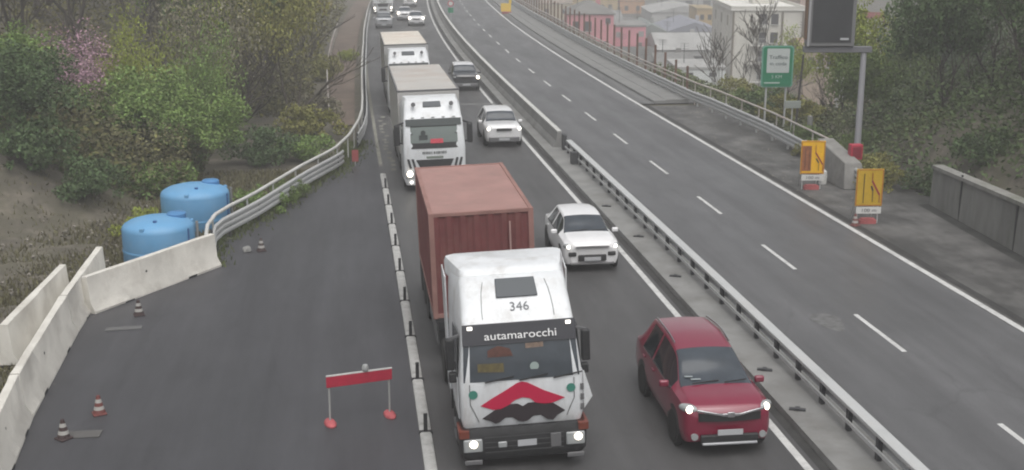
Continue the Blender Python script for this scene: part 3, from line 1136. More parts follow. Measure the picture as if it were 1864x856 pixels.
BOXY = [(0, .68, .36, .82, .92, .60), (.05, .78, .30, .89, 1.01, .66), (.14, .83, .28, .92, 1.05, .74), (.30, .875, .27, .94, 1.08, .78), (1.15, .88, .27, .96, 1.11, .77), (1.75, .885, .27, .98, 1.50, .66),
        (2.6, .885, .27, 1.0, 1.56, .66), (3.7, .88, .27, 1.0, 1.52, .64), (4.05, .86, .3, 1.0, 1.14, .66), (4.17, .80, .34, .9, 1.0, .62), (4.2, .72, .4, .8, .86, .55)]
car('white boxy off-roader with grey bumper and lit lamps beside the second lorry', BOXY, 28.3, -5.98, M_carwhite, L=4.2, cowl=1.15, rf=1.75, bp=2.4, cp=3.4, rear=4.0, wheels=(.8, 3.3), wr=.34, grille='slot', lampz=.88, lamp=M_lampdim, lamp_r=.085)
car('dark car with sky reflection painted white on its roof beside the second trailer', BOXY, 49.2, -5.72, M_darkpaint, L=4.2, cowl=1.05, rf=1.75, bp=2.4, cp=3.4, rear=4.0, wheels=(.8, 3.3), wr=.34, grille='slot', lampz=.86, roofmat=M_carwhite, lamp=M_lamp, lamp_r=.12, lamps=(1,))  # white roof stands in for sky reflected on the dark paint
for lab, s, d, st, pt, lamps in (('small white car nearest in the bunch of far white cars', 103.5, -6.75, HATCH, M_carwhite, (-1, 1)),
                          ('white car half hidden behind the nearest far white car', 111.5, -7.9, HATCH, M_carwhite, (-1, 1)),
                          ('white off-roader at the very top of the right lane', 136.5, -7.2, BOXY, M_carwhite, (1,)),
                          ('silver car right behind the trailer of the third lorry', 100.5, -10.2, BOXY, M_silver, ())):
    car(lab, st, s, d, pt, L=4.0 if st is HATCH else 4.2, cowl=.95, rf=1.74, bp=2.3, cp=3.1, rear=3.75, wheels=(.78, 3.2), wr=.32, grille='slot', lampz=.84, lamp=M_lamp, lamp_r=.15, simple=True, lamps=lamps)

# ------------------------------------------------------------------ lorries
def rrect(wf, wb, y0, y1, r, z, n=4):
    c = [Vector((-wf, y0, z)), Vector((wf, y0, z)), Vector((wb, y1, z)), Vector((-wb, y1, z))]
    out = []
    for i in range(4):
        p, a, b = c[i], c[i - 1], c[(i + 1) % 4]
        u, v = p + (a - p).normalized()*r, p + (b - p).normalized()*r
        for k in range(n + 1):
            t = k/n
            out.append(u*(1 - t)**2 + p*2*t*(1 - t) + v*t*t)
    return out

def trailer_wheels(o, ys, half=1.2, r=.5):
    for y in ys:
        for sx in (-1, 1):
            wheel(o, sx*half, y, r, .3, sx, M_grey)

def corrugated_box(w, y0, y1, z0, z1, m, o, name='container'):
    """ribbed steel box: ribs on both sides, front and roof"""
    c = MB()
    # side walls as zig-zag sweeps
    pitch, dep = .28, .035
    n = int((y1 - y0)/pitch)
    def wave(a, b):
        k = max(4, int((b - a)/pitch))
        st = (b - a)/k
        out = []
        for i in range(k):
            out += [(a + st*i, 0), (a + st*(i + .32), 0), (a + st*(i + .5), dep), (a + st*(i + .82), dep)]
        out.append((b, 0))
        return out
    for sx in (-1, 1):
        pr = wave(y0 + .1, y1 - .1)
        vs = [Vector((sx*(w - .01 - q), p, z)) for p, q in pr for z in (z0 + .1, z1 - .08)]
        c.add(vs, [(2*i, 2*i + 1, 2*i + 3, 2*i + 2) for i in range(len(pr) - 1)])
    for yy, sg in ((y0, 1), (y1, -1)):
        pr = wave(-w + .1, w - .1)
        vs = [Vector((p, yy + sg*(.01 + q), z)) for p, q in pr for z in (z0 + .1, z1 - .08)]
        c.add(vs, [(2*i, 2*i + 1, 2*i + 3, 2*i + 2) for i in range(len(pr) - 1)])
    walls = c.build('wall', m, o)
    r = MB()
    r.box((0, (y0 + y1)/2, z1 - .035), (2*w - .12, y1 - y0 - .12, .03))
    roof = r.build('roof', mat('lit_container_roof', (.34, .195, .175), .75, var=.1, scale=.8, dirt=(.22, .16, .14), dirt_scale=1.5, dirt_amt=.5), o)  # roof coloured paler than the walls to imitate bright overhead light
    f = MB()
    for sx in (-1, 1):
        f.box((sx*(w - .05), (y0 + y1)/2, z1 - .04), (.10, y1 - y0, .08))
        f.box((sx*(w - .05), (y0 + y1)/2, z0 + .06), (.10, y1 - y0, .12))
        for yy in (y0 + .06, y1 - .06):
            f.box((sx*(w - .055), yy, (z0 + z1)/2), (.12, .13, z1 - z0 + .01))
    for yy in (y0 + .05, y1 - .05):
        f.box((0, yy, z1 - .045), (2*w - .2, .09, .088))
        f.box((0, yy, z0 + .06), (2*w - .2, .09, .11))
    f.build('frame', mat('container_frame', (.28, .15, .13), .7, var=.15, scale=2), o, bevel=.008)
    return walls

def cab_common(o, y_axle=1.3, wr=.5, back=2.3):
    g = MB()
    for sx in (-1, 1):
        g.box((sx*.42, 3.2, .75), (.10, 6.0, .22))
    g.box((0, 5.9, .75), (.9, .12, .2))
    g.box((0, 3.4, 1.02), (.9, 1.2, .12))
    g.build('chassis', M_black, o)
    trailer_wheels(o, (y_axle, 4.9), 1.19, wr)
    for sx in (-1, 1):
        g = MB()
        g.box((sx*1.0, 2.9, .72), (.38, 1.0, .55))
        g.build('fuel_tank', M_grey, o, bevel=.06)
        g = MB()
        pts = [(y_axle + .66*math.cos(a), .52 + .62*math.sin(a)) for a in np.linspace(0, math.pi, 10)]
        for (ya, za), (yb, zb) in zip(pts[:-1], pts[1:]):
            g.bar((sx*1.02, ya, za), (sx*1.02, yb, zb), .40, .03)
        g.build('mudguard', M_black, o)

# --- first lorry: white cab, red container
T1S, T1D = -6.82, -10.09
LEAN = R(-2.0)          # crossfall of the bend
t1 = thing('container_lorry', 'white tractor unit with red and black emblem on its front, nearest in the lorry queue', 'lorry', rp(T1S, T1D), head(T1S - 1) , 'lorries queueing in the left lane')
t1.rotation_euler[1] = LEAN
cab_common(t1)
g = MB()
HW = 1.17
rings = [rrect(1.13, 1.2, .06, 2.2, .10, .86), rrect(HW, 1.2, .0, 2.2, .12, 1.05), rrect(HW, 1.2, .0, 2.2, .13, 1.78), rrect(1.11, 1.2, .10, 2.2, .14, 2.30), rrect(1.06, 1.19, .24, 2.2, .14, 2.80), rrect(1.05, 1.19, .30, 2.2, .14, 2.86)]
g.rings(rings, True, False)
rings = [rrect(1.05, 1.19, .30, 2.2, .14, 2.86), rrect(1.03, 1.18, .62, 2.2, .16, 3.16), rrect(1.0, 1.16, .98, 2.2, .18, 3.44), rrect(.97, 1.13, 1.12, 2.18, .18, 3.52)]
g.rings(rings, False, True)
cab1 = g.build('cab', M_white, t1, smooth=30)
# roof fairing: the wide rear part of the roof
g = MB()
rings = [rrect(.99, 1.22, 1.14, 2.42, .10, 3.30), rrect(.99, 1.23, 1.16, 2.50, .14, 3.53), rrect(.97, 1.20, 1.24, 2.50, .16, 3.62), rrect(.9, 1.12, 1.34, 2.46, .18, 3.65)]
g.rings(rings)
g.build('roof_fairing', M_white, t1, smooth=35)
for sx in (-1, 1):
    g = MB()
    g.plate([(sx*1.20, 2.05, .9), (sx*1.20, 2.62, .9), (sx*1.23, 2.62, 3.4), (sx*1.21, 2.05, 3.3)], (sx*.03, 0, 0))
    g.build('side_fairing', M_white, t1, bevel=.01)
def front_pt(x, z, off=.012):
    """point just in front of the cab's face, following its rake"""
    y = float(np.interp(z, [.86, 1.05, 1.78, 2.30, 2.80, 2.86, 3.16, 3.44, 3.52], [.06, 0, 0, .10, .24, .30, .62, .98, 1.12]))
    return Vector((x, y - off, z))
g = MB()
vs, fs = [], []
zz = [1.79, 2.05, 2.30, 2.50]
for k, z in enumerate(zz):
    for x in np.linspace(-1, 1, 9):
        hw = np.interp(z, [1.79, 2.8], [1.10, 1.05])
        vs.append(front_pt(x*hw, z, .014 - .02*x**4))
fs = [(k*9 + i, k*9 + i + 1, (k + 1)*9 + i + 1, (k + 1)*9 + i) for k in range(len(zz) - 1) for i in range(8)]
g.add(vs, fs)
ws = g.build('windscreen', M_screen, t1, smooth=60)
g = MB()
g.plate([front_pt(-1.08, 2.47, .02), front_pt(1.08, 2.47, .02), front_pt(1.07, 2.85, .05), front_pt(-1.07, 2.85, .05)], (0, -.02, 0))
visor = g.build('sun_visor', mat('visor_black', (.045, .045, .053), .35), t1, bevel=.008)
rake = math.atan2(.24 - .10, .5)
lettering('autamarocchi', .21, mat('letter_white', (.85, .85, .85), .5), visor, front_pt(.02, 2.63, .075), (R(90) - rake, 0, 0), width=1.36)
for sx in (-1, 1):
    g = MB()
    g.box(front_pt(sx*.93, 2.80, .085), (.09, .03, .055))
    g.build('marker_lamp', M_lampdim, visor)
# things behind the windscreen glass: pennants and stickers
for nm, pts, c in (('yellow_pennant', ((-.82, 1.98), (-.33, 1.95), (-.33, 2.12), (-.82, 2.13)), (.10, .08, .03)), ('orange_lettering', ((-.62, 2.24), (-.14, 2.24), (-.2, 2.38), (-.42, 2.44), (-.62, 2.36)), (.085, .03, .02)),
                   ('name_board', ((.10, 2.36), (.44, 2.37), (.44, 2.46), (.10, 2.45)), (.17, .12, .09))):
    g = MB()
    g.plate([front_pt(x, z, .019) for x, z in pts], (0, -.004, 0))
    g.build(nm, mat(nm, c, .5, var=.3, scale=14), ws)
g = MB()
g.lathe([(.085, -.004), (.085, .004)], front_pt(.25, 2.02, .021), 18, 'y')
g.build('disc', mat('pale_disc', (.35, .42, .40), .5), ws)
g = MB()
for x in (-.7, -.05, .6):
    g.bar(front_pt(x, 1.78, .03), front_pt(x + .55, 1.86, .028), .02, .02)
g.build('wiper', M_black, t1)
# roof hatch and number
g = MB()
vs = [front_pt(x, z, o) for z, o in ((3.20, .03), (3.44, .03)) for x in (-.31, .41)]
g.plate([front_pt(-.36, 3.20, .012), front_pt(.44, 3.20, .012), front_pt(.42, 3.47, .012), front_pt(-.34, 3.47, .012)], (0, -.02, .025))
g.build('roof_hatch', mat('tinted_hatch', (.06, .07, .08), .25), t1, bevel=.03, seg=3)
lettering('346', .27, mat('letter_grey', (.14, .15, .16), .6), cab1, front_pt(.06, 3.06, .012), (R(90) - math.atan2(.32, .30), 0, 0), width=.36)
for x in (-.66, .70):
    g = MB()
    g.path([front_pt(x*k, z, .003) for z, k in ((2.90, 1.0), (3.02, 1.0), (3.16, .98), (3.30, .95), (3.44, .88))], .007, 5)
    g.build('panel_seam', M_grey, cab1)
# front panel: emblem and round badges
M_ered = mat('emblem_red', (.50, .012, .06), .4)
M_edark = mat('emblem_dark', (.03, .022, .026), .45)
def fp2(x, z, o=.012):
    return Vector((x, -o, z))
g = MB()
g.plate([fp2(-.80, 1.317), fp2(-.58, 1.45), fp2(-.34, 1.58), fp2(-.10, 1.72), fp2(.0, 1.745), fp2(.10, 1.72), fp2(.41, 1.54), fp2(.81, 1.36), fp2(.60, 1.285), fp2(.42, 1.255), fp2(.25, 1.30), fp2(.14, 1.40), fp2(.0, 1.43), fp2(-.14, 1.39), fp2(-.26, 1.30), fp2(-.42, 1.225), fp2(-.57, 1.225)], (0, -.006, 0))
g.build('emblem_chevron', M_ered, cab1)
g = MB()
g.plate([fp2(-.78, 1.06), fp2(-.50, 1.236), fp2(-.42, 1.243), fp2(-.245, 1.312), fp2(-.10, 1.31), fp2(0, 1.25), fp2(.10, 1.31), fp2(.23, 1.312), fp2(.42, 1.277), fp2(.58, 1.27), fp2(.81, 1.10), fp2(.66, 1.02), fp2(.57, .925), fp2(.46, .95), fp2(.34, 1.045), fp2(.20, 1.04), fp2(.08, .95), fp2(0, .935), fp2(-.09, .955), fp2(-.20, 1.04), fp2(-.34, 1.045), fp2(-.45, .96), fp2(-.53, .94), fp2(-.62, 1.0)], (0, -.006, 0))
g.build('emblem_wave', M_edark, cab1)
for sx in (-1, 1):
    g = MB()
    g.lathe([(.085, -.004), (.085, .004)], (sx*.93, -.014, 1.55), 18, 'y')
    g.build('round_badge', mat('badge_green', (.05, .22, .17), .5), cab1)
    g = MB()
    g.path([(sx*.99, -.010, 1.75), (sx*.99, -.012, 1.35), (sx*.90, -.012, 1.15), (sx*.84, -.008, 1.0)], .008, 5)
    g.build('panel_seam', M_grey, cab1)
# bumper
g = MB()
g.rings([rrect(1.12, 1.2, -.02, .9, .12, .22), rrect(1.2, 1.22, -.10, .95, .14, .34), rrect(1.22, 1.22, -.10, .95, .14, .70), rrect(1.19, 1.2, -.04, .9, .12, .86)])
bmp = g.build('bumper', M_black, t1, smooth=35)
for sx in (-1, 1):
    g = MB()
    g.box((sx*.98, -.105, .56), (.36, .05, .26))
    hl = g.build('headlight', M_lens, t1, bevel=.03)
    g = MB()
    g.lathe([(.01, -.03), (.07, -.02), (.082, .02)], (sx*1.0 + .03, -.135, .60), 18, 'y')
    g.build('bulb', M_lamp, hl, smooth=50)
    g = MB()
    g.rings([rrect(.10, .10, -.02, .5, .03, z) for z in (.66, .80)])
    ob = g.build('indicator', M_orange, t1)
    ob.location = (sx*1.14, -.09, .06)
    g = MB()
    g.box((sx*.98, -.1, .22), (.34, .04, .10))
    g.build('fog_lamp', M_grey, t1, bevel=.02)
g = MB()
g.box((-.42, -.115, .55), (.17, .05, .12))
g.build('work_lamp', M_lens, t1, bevel=.02)
g = MB()
g.box((.05, -.115, .55), (.36, .02, .12))
g.build('number_plate', M_plate, t1)
g = MB()
g.box((.60, -.112, .56), (.2, .03, .28))
g.build('bumper_step', M_grey, t1, bevel=.01)
# mirrors, door windows, doors
for sx in (-1, 1):
    g = MB()
    g.box((sx*1.30, .42, 2.24), (.16, .16, .62))
    g.box((sx*1.27, .40, 1.78), (.15, .14, .2))
    mi = g.build('mirror', M_black, t1, bevel=.03)
    g = MB()
    g.bar((sx*1.12, .42, 2.60), (sx*1.32, .42, 2.54), .05, .04)
    g.build('arm', M_grey, mi)
    g = MB()
    g.plate([(sx*1.185, .32, 1.85), (sx*1.20, 1.20, 1.85), (sx*1.17, 1.20, 2.62), (sx*1.14, .48, 2.62)], (sx*.012, 0, 0))
    g.build('side_window', M_glass, t1)
    g = MB()
    g.plate([(sx*1.186, .22, 1.0), (sx*1.205, 1.28, 1.0), (sx*1.207, 1.28, 1.80), (sx*1.188, .22, 1.80)], (sx*.012, 0, 0))
    dr = g.build('door', M_white, t1)
    g = MB()
    g.box((sx*1.225, 1.1, 1.62), (.03, .18, .05))
    g.build('handle', M_black, dr)
    g = MB()
    for z in (.38, .62):
        g.box((sx*1.10, .95, z), (.28, .5, .05))
    g.build('step', M_grey, t1)
g = MB()
g.plate([(1.19, .10, 1.05), (1.36, .10, 1.30), (1.21, .10, 1.82)], (0, .04, 0))
g.plate([(1.19, .10, 1.05), (1.19, .10, 1.82), (1.21, .10, 1.82)], (0, .04, 0))
g.build('wind_deflector', M_white, t1)
for k in range(3):
    g = MB()
    g.box((1.145, -.004, 1.15 + .2*k), (.07, .02, .13))
    g.build('air_vent', M_grey, t1, bevel=.01)
g = MB()                     # slats across the bumper
for k in range(4):
    g.box((0, -.104, .40 + .10*k), (1.5, .012, .02))
g.build('bumper_slat', mat('slat_grey', (.05, .05, .052), .5), bmp)
# semi-trailer with the container
tr = thing('container_trailer', 'black skeletal trailer carrying the red container', 'trailer', rp(-.8, -10.13), head(1.5))
tr.rotation_euler[1] = LEAN
g = MB()
for sx in (-1, 1):
    g.box((sx*.5, 2.0, .98), (.14, 9.6, .26))
for y in (-2.2, 0, 2, 4, 6.4):
    g.box((0, y, .99), (2.3, .16, .2))
g.box((0, 6.75, .7), (2.3, .1, .3))
g.build('chassis', M_black, tr)
trailer_wheels(tr, (3.6, 4.9, 6.2), 1.2, .48)
for sx in (-1, 1):
    g = MB()
    g.box((sx*.75, -.9, .55), (.12, .14, .9))
    g.build('landing_leg', M_black, tr)
    g = MB()
    g.box((sx*1.15, 1.6, .65), (.04, 2.6, .5))
    g.build('side_guard', M_grey, tr)
ct = thing('shipping_container', 'rust red ribbed shipping container with roof coloured paler for the sky light on the nearest lorry', 'container', rp(-.75, -10.15), head(1.5))
ct.rotation_euler[1] = LEAN
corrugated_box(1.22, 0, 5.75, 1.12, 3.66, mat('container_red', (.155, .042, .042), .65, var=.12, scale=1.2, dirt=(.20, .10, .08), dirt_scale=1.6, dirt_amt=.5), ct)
g = MB()
g.tube((.66, -.03, 1.3), (.66, -.03, 3.38), .022, n=8)
g.build('pipe', mat('pale_rod', (.42, .27, .25), .6), ct)

# --- second and third lorries: white high-roof cab with box trailer
def box_lorry(label, s, d, sign=True, grey=(.45, .44, .43), roofc=(.47, .455, .43), tlen=9.6, tgap=2.55, tlabel='', lamps=M_lamp):
    o = thing('lorry', label, 'lorry', rp(s, d), head(s), 'lorries queueing in the left lane')
    o.rotation_euler[1] = LEAN*.7
    cab_common(o)
    RY = [(.30, .04), (.50, -.02), (1.72, 0), (1.85, .01), (2.35, .10), (2.86, .25), (2.92, .34), (3.2, .62), (3.44, .92), (3.53, 1.2)]
    def fy(z): return float(np.interp(z, [a for a, _ in RY], [b for _, b in RY]))
    g = MB()
    hw = {.30: 1.14, .50: 1.2, 1.72: 1.22, 1.85: 1.21, 2.35: 1.18, 2.86: 1.14, 2.92: 1.12, 3.2: 1.09, 3.44: 1.04, 3.53: .96}
    g.rings([rrect(hw[z], max(hw[z], 1.1 if z > 3.4 else 1.22), y, 2.25, .16 if z < 3 else .22, z) for z, y in RY])
    cab = g.build('cab', M_white, o, smooth=32)
    def fp(x, z, off=.012): return Vector((x, fy(z) - off, z))
    def glasspatch(name, m, z0, z1, w0, w1, off, parent, n=9):
        q = MB()
        zs = np.linspace(z0, z1, 5)
        vs = [fp(x*np.interp(z, [z0, z1], [w0, w1]), z, off - .03*x**6) for z in zs for x in np.linspace(-1, 1, n)]
        q.add(vs, [(k*n + i, k*n + i + 1, (k + 1)*n + i + 1, (k + 1)*n + i) for k in range(4) for i in range(n - 1)])
        return q.build(name, m, parent, smooth=60)
    glasspatch('window_surround', M_black, 1.73, 2.86, 1.10, 1.08, .014, o)
    w = glasspatch('windscreen', M_glasslight, 1.95, 2.56, 1.0, .99, .022, o)
    glasspatch('sun_visor', mat('smoked_visor', (.05, .06, .06), .25), 2.60, 2.86, 1.08, 1.07, .06, o)
    g = MB()
    g.plate([fp(-.15, 1.93, .03), fp(.35, 1.93, .03), fp(.34, 2.10, .03), fp(-.14, 2.10, .03)], (0, -.006, 0))
    g.build('red_plate', mat('red_name_plate', (.55, .06, .09), .5, var=.2, scale=12), w)
    g = MB()
    g.lathe([(.10, -.02), (.07, .02)], fp(-.42, 2.34, .028), 14, 'y')
    g.box(fp(-.42, 2.14, .026), (.34, .02, .24))
    g.build('driver_shape', mat('dim_figure', (.06, .07, .07), .8), w)
    g = MB()
    rnd2 = random.Random(3)
    x = -.46
    while x < .5:                                  # illegible dark name on the front
        wl_ = rnd2.uniform(.05, .09)
        if not -.1 < x < -.04:
            g.box(fp(x, 1.56, .006), (wl_*.8, .014, .10))
        x += wl_
    g.build('lettering', mat('faded_lettering', (.18, .19, .19), .6), cab)
    g = MB()
    g.box(fp(0, 1.38, .006), (.66, .016, .09))
    g.build('badge_bar', mat('dull_green_bar', (.20, .23, .20), .5), cab)
    g = MB()
    g.plate([fp(-.74, 1.30, .012), fp(.74, 1.30, .012), fp(.55, .92, .012), fp(-.55, .92, .012)], (0, -.02, 0))
    g.build('grille', M_black, o, bevel=.02)
    for sx in (-1, 1):
        for x0 in (.83, 1.0):
            g = MB()
            g.plate([fp(sx*x0, 1.34, .012 if x0 < .9 else 0), fp(sx*(x0 + .09), 1.34, .012 if x0 < .9 else 0), fp(sx*(x0 + .0), .98, .012), fp(sx*(x0 - .09), .98, .012)], (0, -.02, 0))
            g.build('air_vent', M_black, o)
        g = MB()
        g.box((sx*1.0, -.02, .72), (.34, .08, .32))
        hl = g.build('headlight', M_lens, o, bevel=.05)
        g = MB()
        g.lathe([(.01, -.05), (.11, -.04), (.13, .02)], (sx*1.0, -.06, .76), 16, 'y')
        g.build('bulb', lamps, hl, smooth=50)
        g = MB()
        g.lathe([(.01, -.03), (.05, -.02), (.06, .02)], (sx*.95, -.04, .42), 12, 'y')
        g.build('fog_lamp', M_lampdim, o, smooth=50)
        g = MB()
        g.box((sx*1.42, .30, 2.25), (.22, .18, .80))
        mi = g.build('mirror', M_black, o, bevel=.05)
        g = MB()
        g.bar((sx*1.15, .36, 2.72), (sx*1.44, .32, 2.62), .07, .06)
        g.bar((sx*1.18, .36, 1.9), (sx*1.42, .32, 1.95), .07, .06)
        g.build('arm', M_black, mi)
        g = MB()
        g.plate([(sx*1.205, .34, 1.85), (sx*1.225, 1.2, 1.85), (sx*1.195, 1.2, 2.6), (sx*1.165, .52, 2.6)], (sx*.012, 0, 0))
        g.build('side_window', M_glass, o)
        g = MB()
        g.tube((sx*.74, .70, 3.36), (sx*.74, .45, 3.40), .05, .09, n=10)
        g.build('horn', M_grey, o)
    g = MB()
    g.box((0, -.04, .55), (.9, .05, .24))
    g.build('lower_grille', M_black, o, bevel=.02)
    g = MB()
    g.box((0, -.07, .42), (.5, .02, .11))
    g.build('number_plate', M_plate, o)
    g = MB()
    g.plate([fp(-.36, 3.24, .0), fp(.36, 3.24, .0), fp(.34, 3.42, .0), fp(-.34, 3.42, .0)], (0, -.03, .04))
    g.build('roof_hatch', mat('tinted_hatch', (.06, .07, .08), .25), o, bevel=.03)
    g = MB()
    for k in range(5):
        g.box(fp(-.8 + .4*k, 2.90, .03), (.12, .04, .04))
    g.build('marker_lamp', M_lens, o)
    # trailer
    tt = thing('box_trailer', tlabel, 'trailer', rp(s + tgap, d), head(s + tgap + tlen/2), 'box trailers behind the lorries')
    tt.rotation_euler[1] = LEAN*.7
    g = MB()
    for sx in (-1, 1):
        g.box((sx*.5, tlen/2, .95), (.14, tlen, .26))
    g.build('chassis', M_black, tt)
    trailer_wheels(tt, (tlen - 4.2, tlen - 2.9, tlen - 1.6), 1.2, .48)
    g = MB()
    g.box((0, tlen/2, 2.36), (2.50, tlen, 2.5))
    body = g.build('body', mat('trailer_side_%d' % int(s), grey, .5, var=.06, scale=.8, dirt=tuple(c*.6 for c in grey), dirt_scale=.8, dirt_amt=.6), tt, bevel=.02)
    g = MB()
    g.box((0, tlen/2, 3.64), (2.46, tlen - .04, .05))
    g.build('roof', mat('trailer_roof_%d' % int(s), roofc, .6, var=.07, scale=.5, dirt=(roofc[0]*.85, roofc[1]*.7, roofc[2]*.62), dirt_scale=.45, dirt_amt=.8), tt, bevel=.015)
    g = MB()
    for sx in (-1, 1):
        g.box((sx*1.235, tlen/2, 3.66), (.06, tlen, .07))
    g.box((0, .03, 3.66), (2.41, .06, .07))
    g.build('edge_rail', M_grey, tt)
    for sx in (-1, 1):
        g = MB()
        g.box((sx*1.2, tlen*.42, .75), (.04, tlen*.5, .55))
        g.build('side_guard', M_grey, tt)
    return o
box_lorry('white high-roof lorry cab with red plate in its windscreen, second in the queue', 18.75, -9.92, tlabel='grey box trailer with pale roof behind the second lorry')
box_lorry('white lorry cab with dark roof hatch, third in the queue, lower half hidden', 39.2, -9.76, grey=(.42, .42, .42), roofc=(.68, .64, .57), tlabel='box trailer with cream and pinkish roof behind the third lorry', tlen=9.2)
o = box_lorry('small far white lorry with lit lamps at the top of the queue', 122.5, -10.45, grey=(.6, .6, .6), roofc=(.55, .55, .55), tlabel='pale box trailer of the farthest lorry at the picture top', tlen=8.0)

# ------------------------------------------------------------------ signs on the right shoulder
def lane_sign(label, s, d, dull, yaw):
    x, y = rd(s, d)
    o = thing('lane_shift_sign', label, 'road sign', (x, y, 0), yaw, 'yellow lane sign boards on the shoulder')
    W_, H_, z0 = .95, 1.32, .62
    ym = M_yellowdark if dull else M_yellow
    g = MB()
    g.box((0, 0, z0 + H_/2), (W_, .03, H_))
    g.build('panel', ym, o, bevel=.012)
    g = MB()
    for sx in (-1, 1):
        g.box((sx*(W_/2 - .03), -.017, z0 + H_/2), (.035, .008, H_ - .08))
    for sz in (.03, H_ - .03):
        g.box((0, -.0175, z0 + sz), (W_ - .1, .008, .03))
    g.build('border', mat('sign_border_orange', (.40, .13, .015), .5), o)
    bl = mat('sign_black', (.03, .022, .02), .5)
    rdm = mat('sign_red', (.30, .025, .03), .5)
    def stroke(nm, pts, w, m):
        q = MB()
        for a, b in zip(pts[:-1], pts[1:]):
            q.bar((a[0], -.021, z0 + a[1]), (b[0], -.021, z0 + b[1]), .010, w)
        q.build(nm, m, o)
    if dull:
        stroke('arrow', [(-.20, .12), (-.20, 1.15)], .06, bl)
        stroke('arrow', [(.12, .15), (.12, .55), (.06, .72)], .055, bl)
        stroke('arrow', [(.36, .12), (.36, .40), (.08, .90), (.08, 1.18)], .06, rdm)
    else:
        g = MB()
        g.box((-.24, -.018, z0 + .62), (.36, .008, 1.0))
        g.build('overlay', mat('faded_overlay', (.30, .11, .045), .6, var=.25, scale=5), o)
        stroke('arrow', [(-.30, .18), (-.30, 1.0)], .05, bl)
        stroke('arrow', [(-.14, .18), (-.14, 1.05)], .05, bl)
        stroke('arrow', [(.40, .12), (.40, .38), (.10, .85), (.10, 1.15)], .055, rdm)
        stroke('arrow', [(.24, .14), (.24, .45), (.13, .62)], .05, bl)
    g = MB()
    g.box((.02 if dull else .03, -.01, .47), (W_*.92, .025, .23))
    pl = g.build('distance_plate', mat('white_sign_sheet', (.62, .62, .60), .6), o)
    lettering('100 m', .16, mat('plate_lettering', (.12, .12, .13), .6), pl, (.02, -.028, .47), (R(90), 0, 0), width=.5)
    for sx in (-1, 1):
        g = MB()
        g.tube((sx*.36, .04, 0), (sx*.36, .04, 1.85), .022, n=6)
        g.build('leg', M_steel, o)
        g = MB()
        g.tube((sx*.36, .06, 1.5), (sx*.36, .75, .02), .018, n=6)
        g.build('brace', M_steel, o)
    g = MB()
    g.rings([rrect(.30, .30, -.12, .14, .06, z) for z in (.0, .14)])
    g.rings([rrect(.24, .24, -.10, .12, .06, z) for z in (.141, .19)])
    g.build('ballast', mat('red_sandbag', (.35, .09, .09), .8, var=.2), o)
    return o
lane_sign('bright yellow lane sign with reddish faded left half, farther on the shoulder', 17.2, 4.82, False, .0)
lane_sign('dull yellow lane sign with two dark arrows and white plate, nearer the wall', 11.4, 4.62, True, .02)
# second thin pale barrel beside the first sign
g = MB()
g.lathe([(.16, 0), (.17, .3), (.15, .5), (.06, .58)], (*rd(18.2, 5.7), 0), 16)
tag(g.build('drum', M_whiteplastic, smooth=40), 'small pale drum on the ground beside the bright yellow sign', 'drum')

# leaning concrete slab end of the railing
t = thing('concrete_slab', 'sloping grey concrete block closing the railing behind the yellow signs', 'concrete block', rp(18.6, 6.6), head(18))
g = MB()
g.add([Vector(p) for p in ((-.55, -1.7, 0), (.5, -1.7, 0), (.5, 1.8, 0), (-.55, 1.8, 0), (-.38, -1.3, 1.0), (.3, -1.3, 1.0), (.3, 1.7, 1.5), (-.38, 1.7, 1.5))],
      [(3, 2, 1, 0), (4, 5, 6, 7), (0, 1, 5, 4), (1, 2, 6, 5), (2, 3, 7, 6), (3, 0, 4, 7)])
g.build('block', mat('stained_slab', (.23, .225, .215), .95, var=.2, scale=1.5, bump=.3, dirt=(.12, .115, .10), dirt_scale=1.2, dirt_amt=.8), t, bevel=.04)
# red fire cabinet
t = thing('emergency_cabinet', 'small red box on a dark post in front of the sign mast', 'cabinet', rp(18.2, 7.0), head(18))
g = MB()
g.box((0, 0, 1.28), (.50, .34, .62))
g.build('box', M_redplastic, t, bevel=.03)
g = MB()
g.box((0, -.175, 1.28), (.36, .02, .44))
g.build('door', mat('darker_red', (.22, .012, .03), .5), t, bevel=.01)
g = MB()
g.box((0, 0, .5), (.22, .22, 1.0))
g.build('post', M_concdark, t)

# ------------------------------------------------------------------ mast with dark message board
t = thing('message_board', 'big dark message board in a grey frame on a tall pale mast', 'message board', (15.05, 52.5, -.1), 0)
g = MB()
g.tube((0, 0, 0), (0, 0, 5.1), .15, .12, n=16)
g.build('mast', mat('pale_mast_paint', (.40, .40, .43), .5, metal=.2), t, smooth=50)
g = MB()
g.box((0, 0, .12), (.5, .5, .24))
g.build('foot', M_concgrey, t)
g = MB()
g.box((-1.15, -.02, 5.12), (2.9, .28, .26))
g.build('bracket', mat('grey_frame_paint', (.16, .16, .175), .5), t, bevel=.02)
g = MB()
g.box((-1.52, -.05, 6.75), (2.04, .45, 2.95))
cbn = g.build('cabinet', mat('grey_cabinet_paint', (.17, .17, .175), .5), t, bevel=.02)
g = MB()
g.box((-1.50, -.285, 6.80), (1.68, .02, 2.75))
g.build('screen', mat('dark_screen', (.040, .042, .046), .35, var=.12, scale=1.5), t)
g = MB()
g.box((-2.48, -.18, 6.75), (.08, .3, 2.95))
g.build('edge_trim', mat('pale_trim', (.36, .36, .37), .4), t)
g = MB()
g.box((-2.555, -.05, 6.9), (.06, .4, 2.7))
g.build('side_cover', mat('brown_cover', (.20, .12, .07), .6), t)
g = MB()
g.box((-.95, -.30, 5.58), (.36, .012, .09))
g.build('name_plate', M_plate, t)

